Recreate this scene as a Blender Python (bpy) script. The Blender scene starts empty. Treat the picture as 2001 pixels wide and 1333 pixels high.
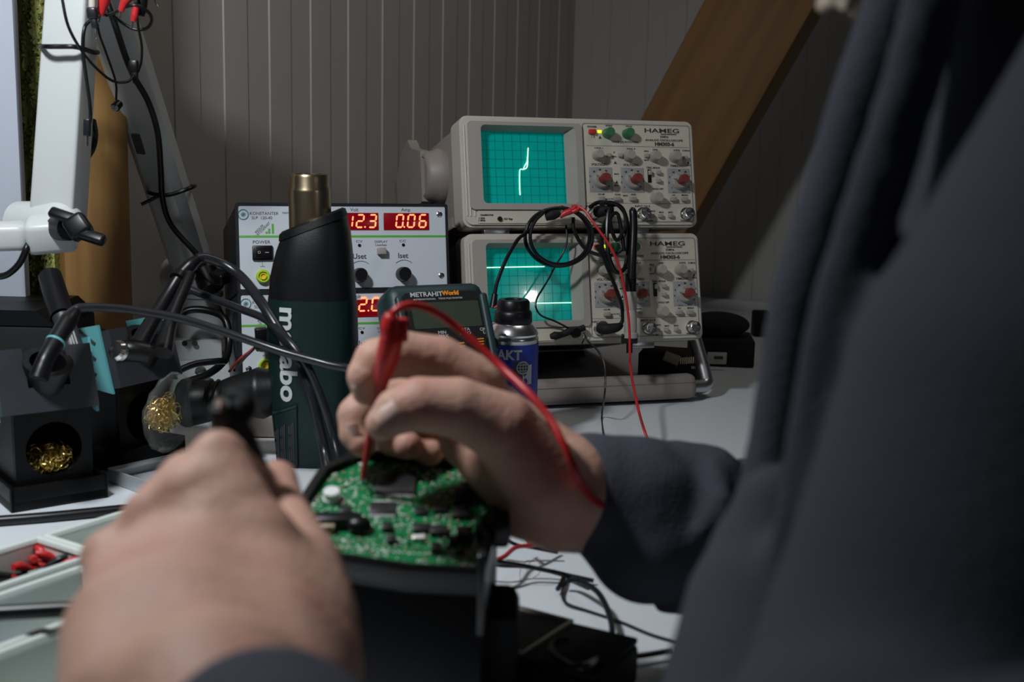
import bpy, bmesh, math, random
import numpy as np
from mathutils import Vector, Matrix
random.seed(7); rng = np.random.default_rng(11)
SC = bpy.context.scene; COL = SC.collection
PI = math.pi
# ------------------------------------------------------------------ camera, light, exposure
CZ = 1.055; DESK = 0.75; F = 2350.0; CX, CY = 1000.5, 666.5
PITCH, ROLL = 0.1683, -0.0226
cp, sp = math.cos(PITCH), math.sin(PITCH); cr, sr = math.cos(ROLL), math.sin(ROLL)
_right = Vector((1, 0, 0)); FWD = Vector((0, cp, -sp)); _down = Vector((0, -sp, -cp))
CR = cr*_right + sr*_down; CD = -sr*_right + cr*_down
CAMP = Vector((0, 0, CZ))
cam_data = bpy.data.cameras.new('camera'); cam = bpy.data.objects.new('camera', cam_data); COL.objects.link(cam)
m = Matrix.Identity(4)
for i, v in enumerate((CR, -CD, -FWD)):
    for j in range(3): m[j][i] = v[j]
m.translation = CAMP; cam.matrix_world = m
cam_data.sensor_width = 36; cam_data.lens = 36*F/2001; cam_data.clip_start = 0.02; cam_data.clip_end = 30
cam_data.dof.use_dof = True; cam_data.dof.focus_distance = 1.28; cam_data.dof.aperture_fstop = 8.0
cam_data.dof.aperture_blades = 7
SC.camera = cam
SC.view_settings.view_transform = 'Standard'; SC.view_settings.look = 'None'
SC.view_settings.gamma = 1; SC.view_settings.exposure = 0.0; SC.view_settings.use_curve_mapping = False
world = bpy.data.worlds.new('world'); SC.world = world; world.use_nodes = True
world.node_tree.nodes['Background'].inputs[0].default_value = (0.75, 0.85, 1.0, 1)
world.node_tree.nodes['Background'].inputs[1].default_value = 0.014
def area_light(name, loc, target, size, power, color, shape='DISK', sy=None):
    L = bpy.data.lights.new(name, 'AREA'); L.shape = shape; L.size = size; L.energy = power; L.color = color
    if sy: L.size_y = sy
    o = bpy.data.objects.new(name, L); COL.objects.link(o); o.location = loc
    o.rotation_euler = (Vector(target)-Vector(loc)).to_track_quat('-Z', 'Y').to_euler(); return o
bl_ = area_light('bench_lamp_light', (-0.42, 0.56, 1.53), (-0.38, 0.92, 0.82), 0.11, 6.0, (0.93, 0.97, 1.0)); bl_.data.spread = math.radians(165)
area_light('ceiling_light', (0.35, 1.35, 2.35), (-0.35, 1.60, 1.15), 0.6, 1.25, (1.0, 0.93, 0.84)).data.spread = math.radians(110)
area_light('room_lamp_light', (0.965, 0.10, 1.315), (0.0, 1.35, 0.88), 0.047, 0.32, (0.95, 0.98, 1.0), 'SQUARE')

# ------------------------------------------------------------------ pixel helpers (placing things where the photo has them)
def ray(px, py): return CR*((px-CX)/F) + CD*((py-CY)/F) + FWD
def P(px, py, Y):
    d = ray(px, py); return CAMP + d*(Y/d.y)
def PZ(px, py, z=DESK):
    d = ray(px, py); return CAMP + d*((z-CZ)/d.z)
class Frame:
    def __init__(s, o, yaw, tilt=0):
        s.o = Vector(o)
        s.w = Vector((math.cos(yaw), math.sin(yaw), 0))
        s.d = Vector((-math.sin(yaw)*math.cos(tilt), math.cos(yaw)*math.cos(tilt), -math.sin(tilt)))
        s.u = s.w.cross(s.d)
    def mat(s):
        m = Matrix.Identity(4)
        for i, v in enumerate((s.w, s.d, s.u)):
            for j in range(3): m[j][i] = v[j]
        m.translation = s.o; return m
    def pan(s, px, py, h=0):           # local x, z where the pixel's ray meets the plane h in front of the face
        d = ray(px, py); q = s.o - s.d*h
        t = (q-CAMP).dot(s.d)/d.dot(s.d); r = CAMP + d*t - s.o
        return r.dot(s.w), r.dot(s.u)
# ------------------------------------------------------------------ mesh builder
class MB:
    def __init__(s): s.V = []; s.F = []; s.S = []
    def add(s, V, Fc, M=None, smooth=True):
        n = len(s.V)
        s.V += [tuple(M @ Vector(v)) if M is not None else tuple(v) for v in V]
        s.F += [tuple(i+n for i in f) for f in Fc]; s.S += [smooth]*len(Fc); return s
    def box(s, c, sz, M=None, bev=0, seg=2, rz=0, rx=0, ry=0):
        bm = bmesh.new(); bmesh.ops.create_cube(bm, size=1)
        for v in bm.verts: v.co = Vector((v.co.x*sz[0], v.co.y*sz[1], v.co.z*sz[2]))
        if bev > 0: bmesh.ops.bevel(bm, geom=list(bm.edges), offset=min(bev, min(sz)*.49), segments=seg, profile=0.5, affect='EDGES')
        L = Matrix.Translation(Vector(c)) @ Matrix.Rotation(rz, 4, 'Z') @ Matrix.Rotation(ry, 4, 'Y') @ Matrix.Rotation(rx, 4, 'X')
        if M is not None: L = M @ L
        bm.verts.index_update()
        s.add([v.co for v in bm.verts], [[v.index for v in f.verts] for f in bm.faces], L, bev > 0); bm.free(); return s
    def lathe(s, prof, M=None, n=24, cap=True):
        V = []; Fc = []
        for (r, z) in prof:
            for k in range(n):
                a = 2*PI*k/n; V.append((r*math.cos(a), r*math.sin(a), z))
        for i in range(len(prof)-1):
            for k in range(n):
                k2 = (k+1) % n; Fc.append((i*n+k, i*n+k2, (i+1)*n+k2, (i+1)*n+k))
        if cap:
            Fc.append(tuple(range(n-1, -1, -1))); Fc.append(tuple(range((len(prof)-1)*n, len(prof)*n)))
        return s.add(V, Fc, M)
    def cyl(s, p0, p1, r0, r1=None, n=20, M=None):
        p0 = Vector(p0); p1 = Vector(p1); r1 = r0 if r1 is None else r1
        return s.lathe([(r0, 0), (r1, (p1-p0).length)], (M if M is not None else Matrix.Identity(4)) @ Matrix.Translation(p0) @ (p1-p0).to_track_quat('Z', 'Y').to_matrix().to_4x4(), n)
    def lat(s, p0, p1, prof, n=24, M=None):
        p0 = Vector(p0); p1 = Vector(p1)
        return s.lathe(prof, (M if M is not None else Matrix.Identity(4)) @ Matrix.Translation(p0) @ (p1-p0).to_track_quat('Z', 'Y').to_matrix().to_4x4(), n)
    def tube(s, pts, r, n=10, closed=False, sub=6, M=None):
        pts = [Vector(p) for p in pts]; m_ = len(pts)
        Q = []; R = []
        rr = r if isinstance(r, (list, tuple)) else [r]*m_
        rngi = range(m_ if closed else m_-1)
        for i in rngi:
            a, b = pts[i], pts[(i+1) % m_]
            p = pts[(i-1) % m_] if (closed or i > 0) else a*2-b
            q = pts[(i+2) % m_] if (closed or i+2 < m_) else b*2-a
            for k in range(sub):
                t = k/sub
                Q.append(0.5*((2*a)+(b-p)*t+(2*p-5*a+4*b-q)*t*t+(3*a-p-3*b+q)*t*t*t)); R.append(rr[i]*(1-t)+rr[(i+1) % m_]*t)
        if not closed: Q.append(pts[-1]); R.append(rr[-1])
        N = len(Q); V = []; Fc = []
        T = [((Q[(i+1) % N] if (closed or i < N-1) else Q[i])-(Q[i-1] if (closed or i > 0) else Q[i])).normalized() for i in range(N)]
        nrm = T[0].orthogonal().normalized()
        for i in range(N):
            nrm = (nrm - T[i]*nrm.dot(T[i])).normalized(); b = T[i].cross(nrm)
            for k in range(n):
                a = 2*PI*k/n; V.append(Q[i]+(nrm*math.cos(a)+b*math.sin(a))*R[i])
        for i in range(N if closed else N-1):
            j = (i+1) % N
            for k in range(n):
                k2 = (k+1) % n; Fc.append((i*n+k, i*n+k2, j*n+k2, j*n+k))
        if not closed: Fc.append(tuple(range(n-1, -1, -1))); Fc.append(tuple(range((N-1)*n, N*n)))
        return s.add(V, Fc, M)
    def prism(s, pts, z0, z1, M=None, smooth=False):      # pts in local x,y; extruded in z
        n = len(pts); V = [(x, y, z0) for x, y in pts]+[(x, y, z1) for x, y in pts]
        Fc = [tuple(range(n-1, -1, -1)), tuple(range(n, 2*n))]+[(i, (i+1) % n, n+(i+1) % n, n+i) for i in range(n)]
        return s.add(V, Fc, M, smooth)
    def ell(s, c, rad, M=None, n=16, R=None):
        V = []; Fc = []
        for i in range(n+1):
            t = PI*i/n
            for k in range(n*2):
                a = PI*k/n; V.append(Vector((rad[0]*math.sin(t)*math.cos(a), rad[1]*math.sin(t)*math.sin(a), rad[2]*math.cos(t))))
        for i in range(n):
            for k in range(2*n):
                k2 = (k+1) % (2*n); Fc.append((i*2*n+k, (i+1)*2*n+k, (i+1)*2*n+k2, i*2*n+k2))
        L = Matrix.Translation(Vector(c))
        if R is not None: L = L @ R.to_4x4()
        if M is not None: L = M @ L
        return s.add(V, Fc, L)
    def mesh(s, name):
        me = bpy.data.meshes.new(name); me.from_pydata(s.V, [], s.F)
        bm = bmesh.new(); bm.from_mesh(me); bmesh.ops.remove_doubles(bm, verts=bm.verts, dist=1e-6); bmesh.ops.recalc_face_normals(bm, faces=bm.faces)
        bm.to_mesh(me); bm.free()
        for p in me.polygons: p.use_smooth = True
        me.set_sharp_from_angle(angle=math.radians(38)); return me
XZ = Matrix(((1, 0, 0, 0), (0, 0, -1, 0), (0, 1, 0, 0), (0, 0, 0, 1)))   # prism x,y -> panel x,z ; prism z -> toward the viewer (-y)
def obj(name, mb, mat, parent=None, M=None, kind=None):
    me = mb.mesh(name) if isinstance(mb, MB) else mb
    me.materials.append(mat); o = bpy.data.objects.new(name, me); COL.objects.link(o)
    if parent is not None: o.parent = parent
    elif M is not None: o.matrix_world = M
    if kind: o['kind'] = kind
    return o
def thing(name, label, cat, M=None, group=None):
    o = bpy.data.objects.new(name, None); COL.objects.link(o); o.empty_display_size = 0.02
    if M is not None: o.matrix_world = M if isinstance(M, Matrix) else Matrix.Translation(Vector(M))
    o['label'] = label; o['category'] = cat
    if group: o['group'] = group
    return o
def tag(o, label, cat, group=None):
    o['label'] = label; o['category'] = cat
    if group: o['group'] = group
    return o
def copy_tree(o, parent=None):
    c = o.copy(); COL.objects.link(c)
    if parent is not None: c.parent = parent; c.matrix_parent_inverse = o.matrix_parent_inverse.copy()
    for ch in list(o.children): copy_tree(ch, c)
    return c
_font = None
def text_geo(txt, size, sx=1.0, bold=0.0, align='CENTER'):
    cu = bpy.data.curves.new('t', 'FONT'); cu.body = txt; cu.size = size; cu.align_x = align; cu.align_y = 'CENTER'
    cu.resolution_u = 3; cu.offset = bold; cu.extrude = 0.00012
    o = bpy.data.objects.new('t', cu); COL.objects.link(o)
    bpy.context.view_layer.update()
    me = bpy.data.meshes.new_from_object(o.evaluated_get(bpy.context.evaluated_depsgraph_get()))
    V = [(v.co.x*sx, v.co.y, v.co.z) for v in me.vertices]; Fc = [tuple(p.vertices) for p in me.polygons]
    bpy.data.objects.remove(o); bpy.data.curves.remove(cu); bpy.data.meshes.remove(me)
    return V, Fc
def put_text(mb, txt, x, z, size, sx=1.0, bold=0.0, align='CENTER', y=-0.0004, rot=0, M=None):
    V, Fc = text_geo(txt, size, sx, bold, align)
    L = Matrix.Translation((x, y, z)) @ XZ @ Matrix.Rotation(rot, 4, 'Z')
    if M is not None: L = M @ L
    mb.add(V, Fc, L, False)
# ------------------------------------------------------------------ materials
def mat(name, col, rough=0.5, metal=0.0, var=0.12, scale=40, bump=0.0, bscale=200, coat=0.0, emit=None, es=0.0, spec=0.5, sheen=0.0, trans=0.0, alpha=1.0, sss=0.0):
    m = bpy.data.materials.new(name); m.use_nodes = True; nt = m.node_tree; b = nt.nodes['Principled BSDF']
    tc = nt.nodes.new('ShaderNodeTexCoord'); nz = nt.nodes.new('ShaderNodeTexNoise'); nz.inputs['Scale'].default_value = scale; nz.inputs['Detail'].default_value = 4
    nt.links.new(tc.outputs['Object'], nz.inputs['Vector'])
    mx = nt.nodes.new('ShaderNodeMix'); mx.data_type = 'RGBA'
    mx.inputs[6].default_value = tuple(c*(1-var) for c in col[:3])+(1,); mx.inputs[7].default_value = tuple(min(1, c*(1+var)) for c in col[:3])+(1,)
    nt.links.new(nz.outputs['Fac'], mx.inputs[0]); nt.links.new(mx.outputs[2], b.inputs['Base Color'])
    b.inputs['Roughness'].default_value = rough; b.inputs['Metallic'].default_value = metal
    b.inputs['Specular IOR Level'].default_value = spec; b.inputs['Coat Weight'].default_value = coat
    b.inputs['Sheen Weight'].default_value = sheen; b.inputs['Transmission Weight'].default_value = trans; b.inputs['Alpha'].default_value = alpha
    if sss: b.inputs['Subsurface Weight'].default_value = sss; b.inputs['Subsurface Radius'].default_value = (0.006, 0.002, 0.001); b.inputs['Subsurface Scale'].default_value = 1.0
    if emit: b.inputs['Emission Color'].default_value = emit+(1,); b.inputs['Emission Strength'].default_value = es
    if bump:
        n2 = nt.nodes.new('ShaderNodeTexNoise'); n2.inputs['Scale'].default_value = bscale; n2.inputs['Detail'].default_value = 3
        nt.links.new(tc.outputs['Object'], n2.inputs['Vector'])
        bp = nt.nodes.new('ShaderNodeBump'); bp.inputs['Strength'].default_value = bump; bp.inputs['Distance'].default_value = 0.001
        nt.links.new(n2.outputs['Fac'], bp.inputs['Height']); nt.links.new(bp.outputs['Normal'], b.inputs['Normal'])
    return m
def wood(name, c1, c2, axis='Z', sc=9):
    m = mat(name, c1, 0.65); nt = m.node_tree; b = nt.nodes['Principled BSDF']
    tc = nt.nodes.new('ShaderNodeTexCoord'); mp = nt.nodes.new('ShaderNodeMapping')
    mp.inputs['Scale'].default_value = {'Z': (sc*4, sc*4, sc*.35), 'X': (sc*.35, sc*4, sc*4)}[axis]
    nz = nt.nodes.new('ShaderNodeTexNoise'); nz.inputs['Scale'].default_value = 1.6; nz.inputs['Detail'].default_value = 6
    nt.links.new(tc.outputs['Object'], mp.inputs['Vector']); nt.links.new(mp.outputs[0], nz.inputs['Vector'])
    cr_ = nt.nodes.new('ShaderNodeValToRGB'); cr_.color_ramp.elements[0].position = .3; cr_.color_ramp.elements[1].position = .7
    cr_.color_ramp.elements[0].color = c2+(1,); cr_.color_ramp.elements[1].color = c1+(1,)
    nt.links.new(nz.outputs['Fac'], cr_.inputs[0]); nt.links.new(cr_.outputs[0], b.inputs['Base Color'])
    return m
M_ = {}
M_['wall'] = mat('grey_panel_paint', (0.36, 0.345, 0.325), 0.42, var=.06, scale=3)
M_['desk'] = mat('white_laminate', (0.62, 0.66, 0.70), 0.42, var=.05, scale=6, bump=.05, bscale=300)
M_['floor'] = mat('concrete', (0.16, 0.155, 0.15), 0.8, var=.2, scale=8, bump=.3)
M_['wood'] = wood('pine_post', (0.34, 0.185, 0.058), (0.23, 0.115, 0.033))
M_['beam'] = wood('brown_beam', (0.20, 0.095, 0.022), (0.13, 0.058, 0.012), 'X', 7)
M_['wool'] = mat('mineral_wool', (0.27, 0.29, 0.085), 0.95, var=.6, scale=120, bump=1.0, bscale=300)
M_['board'] = mat('white_board', (0.46, 0.50, 0.58), 0.6, var=.02)
M_['bezel'] = mat('warm_grey_plastic', (0.52, 0.485, 0.42), 0.42, var=.05, bump=.05, bscale=900)
M_['bezel_in'] = mat('inner_frame_grey', (0.34, 0.32, 0.29), 0.5, var=.04)
M_['panel'] = mat('light_panel', (0.56, 0.52, 0.43), 0.5, var=.04, scale=20)
M_['case'] = mat('case_brown_grey', (0.25, 0.215, 0.195), 0.5, var=.05, bump=.15, bscale=1200)
M_['teal'] = mat('crt_filter', (0.0, 0.33, 0.29), 0.12, var=.05, coat=1.0, emit=(0.0, 0.42, 0.36), es=0.17)
M_['trace'] = mat('crt_trace', (0.6, 1, 0.8), 0.4, emit=(0.45, 1.0, 0.60), es=2.2)
M_['gratic'] = mat('graticule', (0.0, 0.08, 0.08), 0.4)
M_['black'] = mat('black_plastic', (0.0045, 0.0045, 0.0055), 0.36, var=.15, spec=.35)
M_['blackm'] = mat('matt_black', (0.007, 0.007, 0.008), 0.7, var=.2, spec=.3, bump=.2, bscale=500)
M_['rubber'] = mat('black_cable', (0.005, 0.005, 0.006), 0.34, var=.1, spec=.4)
M_['grcable'] = mat('dark_grey_cable', (0.012, 0.013, 0.017), 0.30, var=.1)
M_['ink'] = mat('dark_print', (0.035, 0.035, 0.04), 0.6, var=.05)
M_['inkl'] = mat('grey_print', (0.22, 0.22, 0.23), 0.6, var=.05)
M_['redb'] = mat('red_button', (0.55, 0.03, 0.02), 0.4)
M_['redk'] = mat('dull_red_knob', (0.19, 0.030, 0.025), 0.55, var=.06)
M_['greenk'] = mat('green_knob', (0.035, 0.16, 0.07), 0.45, var=.06)
M_['greyk'] = mat('grey_knob', (0.33, 0.31, 0.28), 0.45, var=.06)
M_['dial'] = mat('dial_grey', (0.30, 0.30, 0.30), 0.5, var=.05)
M_['led'] = mat('yellow_lamp', (0.8, 0.8, 0.1), 0.4, emit=(0.75, 0.85, 0.02), es=.9)
M_['chrome'] = mat('nickel', (0.75, 0.73, 0.70), 0.2, 1.0, var=.05)
M_['alu'] = mat('brushed_aluminium', (0.55, 0.56, 0.58), 0.32, 1.0, var=.06)
M_['psu'] = mat('psu_face', (0.56, 0.60, 0.66), 0.5, var=.03, scale=20)
M_['psub'] = mat('psu_case', (0.007, 0.008, 0.011), 0.4)
M_['line'] = mat('green_stripe', (0.10, 0.42, 0.05), 0.5, var=.04)
M_['dispbg'] = mat('red_window', (0.12, 0.0, 0.003), 0.25, emit=(0.55, 0.0, 0.012), es=0.17, var=.1)
M_['seg'] = mat('lit_segment', (.8, .1, .05), 0.4, emit=(1.0, 0.22, 0.08), es=2.4)
M_['jackgy'] = mat('green_yellow_jack', (0.42, 0.62, 0.02), 0.35)
M_['yel'] = mat('yellow_ring', (0.75, 0.55, 0.02), 0.4)
M_['gunk'] = mat('gun_black', (0.004, 0.0045, 0.0055), 0.42, spec=.35, bump=.1, bscale=900)
M_['gung'] = mat('gun_dark_green', (0.004, 0.018, 0.016), 0.42, spec=.35, bump=.1, bscale=900)
M_['brass'] = mat('bronzed_nozzle', (0.50, 0.40, 0.26), 0.28, 1.0, var=.12, scale=30)
M_['white'] = mat('silver_lettering', (0.5, 0.53, 0.53), 0.4, var=.03)
M_['dmmg'] = mat('meter_green_rubber', (0.009, 0.028, 0.032), 0.5, bump=.1, bscale=700)
M_['lcd'] = mat('grey_lcd', (0.045, 0.058, 0.04), 0.15, coat=.5, var=.05)
M_['orange'] = mat('orange_print', (0.75, 0.25, 0.02), 0.5)
M_['whitep'] = mat('white_print', (0.5, 0.5, 0.52), 0.5)
M_['can'] = mat('can_aluminium', (0.80, 0.80, 0.82), 0.25, 1.0, var=.03)
M_['blue'] = mat('blue_label', (0.008, 0.03, 0.30), 0.35, var=.05)
M_['arm'] = mat('lamp_arm_enamel', (0.56, 0.585, 0.585), 0.36, var=.03, scale=15)
M_['armd'] = mat('grey_arm_base', (0.42, 0.44, 0.44), 0.4, var=.04)
M_['red'] = mat('red_insulation', (0.48, 0.018, 0.02), 0.38, var=.1)
M_['tealp'] = mat('teal_bracket', (0.10, 0.34, 0.36), 0.4, var=.05)
M_['stand'] = mat('stand_black', (0.003, 0.003, 0.0035), 0.45, spec=.22, bump=.25, bscale=600)
M_['standg'] = mat('stand_grey', (0.026, 0.028, 0.034), 0.45, bump=.15, bscale=600)
M_['swarf'] = mat('brass_swarf', (1.0, 0.68, 0.22), 0.28, 1.0, var=.2)
M_['film'] = mat('clear_film', (0.9, 0.9, 0.9), 0.12, alpha=0.07, bump=1.0, bscale=90)
M_['tray'] = mat('galvanised_tray', (0.45, 0.48, 0.50), 0.4, 0.3, var=.1)
M_['bin'] = mat('pale_bin_plastic', (0.55, 0.60, 0.57), 0.45, var=.04)
M_['pcb'] = mat('green_solder_mask', (0.008, 0.17, 0.055), 0.3, var=.5, scale=160, coat=.4)
M_['chip'] = mat('chip_black', (0.02, 0.02, 0.022), 0.35)
M_['solder'] = mat('solder', (0.95, 0.95, 0.90), 0.25, 0.15)
M_['smd'] = mat('smd_tan', (0.38, 0.30, 0.20), 0.45, var=.4, scale=300)
M_['paper'] = mat('pale_paper', (0.55, 0.60, 0.72), 0.7)
M_['hood'] = mat('charcoal_fleece', (0.058, 0.062, 0.080), 0.85, var=.12, scale=30, bump=.6, bscale=500, spec=.2)
M_['nail'] = mat('fingernail', (0.62, 0.42, 0.36), 0.28, var=.04, coat=.3)
M_['hair'] = mat('light_hair', (0.45, 0.36, 0.27), 0.7, var=.3, scale=80, bump=1, bscale=150)
def skin():
    m = mat('skin', (0.55, 0.32, 0.24), 0.6, var=.2, scale=28, bump=.5, bscale=260, sss=.15)
    nt = m.node_tree; b = nt.nodes['Principled BSDF']; src = b.inputs['Base Color'].links[0].from_socket
    tc = nt.nodes.new('ShaderNodeTexCoord'); nz = nt.nodes.new('ShaderNodeTexNoise'); nz.inputs['Scale'].default_value = 32; nz.inputs['Detail'].default_value = 2
    rp_ = nt.nodes.new('ShaderNodeMapRange'); rp_.inputs[1].default_value = .48; rp_.inputs[2].default_value = .72; rp_.inputs[4].default_value = .55
    mx = nt.nodes.new('ShaderNodeMix'); mx.data_type = 'RGBA'; mx.inputs[7].default_value = (.50, .20, .16, 1)
    nt.links.new(tc.outputs['Object'], nz.inputs['Vector']); nt.links.new(nz.outputs['Fac'], rp_.inputs[0]); nt.links.new(rp_.outputs[0], mx.inputs[0])
    nt.links.new(src, mx.inputs[6]); nt.links.new(mx.outputs[2], b.inputs['Base Color'])
    return m
M_['skin'] = skin()

# ------------------------------------------------------------------ setting
def struct(name, mb, mat_):
    o = obj(name, mb, mat_); o['kind'] = 'structure'; return o
WY0, WK = 2.31, 2.0
corner = Vector((0.114, WY0+WK*0.114, 0))
def ribbed_wall(name, p0, p1, period, depth, z0, z1):
    d = (p1-p0); L = d.length; d.normalize(); nrm = Vector((d.y, -d.x, 0))     # normal to the room
    n = int(L/period)+1; pr = []
    for i in range(n):
        s = i*period
        for a, h in ((0, 0), (.488, 0), (.5, 1), (.988, 1)):
            pr.append((s+a*period, h*depth))
    pts = [p0+d*s+nrm*h for s, h in pr]; N = len(pts)
    V = [(p.x, p.y, z) for z in (z0, z1) for p in pts]
    bk = [(p0 - nrm*.06), (p0+d*(n*period)-nrm*.06)]
    V += [(b.x, b.y, z) for z in (z0, z1) for b in bk]
    Fc = [(i, i+1, N+i+1, N+i) for i in range(N-1)]+[(2*N, 2*N+1, 2*N+3, 2*N+2), (0, 2*N, 2*N+2, N), (N-1, 2*N-1, 2*N+3, 2*N+1)]
    mb = MB(); mb.add(V, Fc, None, False); return struct(name, mb, M_['wall'])
ribbed_wall('wall_left', Vector((-0.60, WY0-WK*.60, 0)), corner, 0.092, 0.0018, 0, 2.5)
ribbed_wall('wall_back', corner, corner+Vector((2, -1, 0)).normalized()*1.9, 0.08, 0.0018, 0, 2.5)
struct('floor', MB().box((0.2, 0.6, -.02), (4.2, 5.0, .04)), M_['floor'])
desk = MB().prism([(-.95, .45), (1.25, .45), (1.25, 1.93), (.10, 2.50), (-.57, 1.165), (-.95, 1.165)], DESK-.03, DESK)
dk = thing('workbench', 'white laminate workbench carrying the instruments', 'table', (0, .6, 0))
dk.location = (0, 0, 0); obj('worktop', desk, M_['desk'], dk)
for x, y in ((-.85, .52), (1.15, .52), (-.85, 1.08), (1.15, 1.85)): obj('leg', MB().box((x, y, .36), (.05, .05, .72), bev=.003), M_['armd'], dk)
# post, insulation, white board on the left, slanted beam
pa = P(128, 560, 1.225)
postM = Matrix.Translation((pa.x, pa.y, 0)) @ Matrix.Rotation(math.radians(33), 4, 'Z')
o = struct('trim_1', MB().box((.034, .04, 1.25), (.068, .08, 2.5), bev=.002), M_['wood']); o.matrix_world = postM
pb = P(58, 300, 1.215)
mbw = MB(); nx, nz_ = 44, 420
V = []; Fc = []
for j in range(nz_+1):
    for i in range(nx+1):
        V.append((pb.x-.018+.034*i/nx, 1.228-.009*rng.random()**3-.003*math.sin(j*.21+i*.35)-.003*math.sin(j*.077-i*.6), DESK+(1.0)*j/nz_))
for j in range(nz_):
    for i in range(nx): a = j*(nx+1)+i; Fc.append((a, a+1, a+nx+2, a+nx+1))
mbw.add(V, Fc, None, True); mbw.box((pb.x-.001, 1.252, DESK+.5), (.034, .05, 1.0))
struct('trim_2', mbw, M_['wool'])
pe = P(34, 300, 1.15)
struct('trim_3', MB().box((pe.x-.2, 1.16, DESK+.55), (.4, .012, 1.1), bev=.001), M_['board'])
b0 = P(1235, 470, 2.12); b1 = P(1560, -120, 2.02)
dirb = (b1-b0).normalized()
q = dirb.to_track_quat('X', 'Z').to_matrix().to_4x4(); q = Matrix.Translation((b0+b1)/2) @ q
o = struct('trim_4', MB().box((0, .02, 0), (1.15, .10, .165), bev=.004), M_['beam']); o.matrix_world = q

# ------------------------------------------------------------------ oscilloscopes
def knob(mb, x, z, r, h, M=None, n=20):
    L = Matrix.Translation((x, 0, z)) @ Matrix.Rotation(PI/2, 4, 'X')
    mb.lathe([(r*1.06, 0), (r*1.0, h*.25), (r*.93, h*.86), (r*.82, h), (0.0005, h)], L if M is None else M @ L, n)
def ring_frame(mb, x0, x1, z0, z1, X0, X1, Z0, Z1, ya, yb, rin=.004):
    # a picture-frame: outer rect at depth ya to inner rect at depth yb (bevelled opening)
    V = [(x0, ya, z0), (x1, ya, z0), (x1, ya, z1), (x0, ya, z1), (X0, yb, Z0), (X1, yb, Z0), (X1, yb, Z1), (X0, yb, Z1)]
    mb.add(V, [(0, 1, 5, 4), (1, 2, 6, 5), (2, 3, 7, 6), (3, 0, 4, 7)], None, False)
def frame_face(mb, x0, x1, z0, z1, X0, X1, Z0, Z1, ya, yb):   # ring with thickness
    o_ = [(x0, z0), (x1, z0), (x1, z1), (x0, z1)]; i_ = [(X0, Z0), (X1, Z0), (X1, Z1), (X0, Z1)]
    V = [(x, ya, z) for x, z in o_]+[(x, ya, z) for x, z in i_]+[(x, yb, z) for x, z in o_]+[(x, yb, z) for x, z in i_]
    Fc = []
    for i in range(4):
        j = (i+1) % 4
        Fc += [(i, j, 4+j, 4+i), (8+i, 12+i, 12+j, 8+j), (i, 8+i, 8+j, j), (4+i, 4+j, 12+j, 12+i)]
    mb.add(V, Fc, None, False)
W, H, DP = .285, .125, .34
S1 = Frame((-.0561, 1.3304, CZ-.0996), .3089, .2213)
S2 = Frame(S1.o - S1.u*(H+.0075), .3089, .2213)
def c5(x, y): return 1120+x/5.554, 220+y/5.554
def rrect(x0, x1, z0, z1, r, n=5):
    out = []
    for cx, cz, a0 in ((x1-r, z1-r, 0), (x0+r, z1-r, PI/2), (x0+r, z0+r, PI), (x1-r, z0+r, 1.5*PI)):
        for k in range(n+1): a = a0+PI/2*k/n; out.append((cx+r*math.cos(a), cz+r*math.sin(a)))
    return out
def rring(mb, outer, inner, ya, yb):     # ring between two equal-count outlines, ya front, yb back
    n = len(outer)
    V = [(x, ya, z) for x, z in outer]+[(x, ya, z) for x, z in inner]+[(x, yb, z) for x, z in outer]+[(x, yb, z) for x, z in inner]
    Fc = []
    for i in range(n):
        j = (i+1) % n
        Fc += [(i, j, n+j, n+i), (2*n+i, 3*n+i, 3*n+j, 2*n+j), (i, 2*n+i, 2*n+j, j), (n+i, n+j, 3*n+j, 3*n+i)]
    mb.add(V, Fc, None, False)
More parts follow.
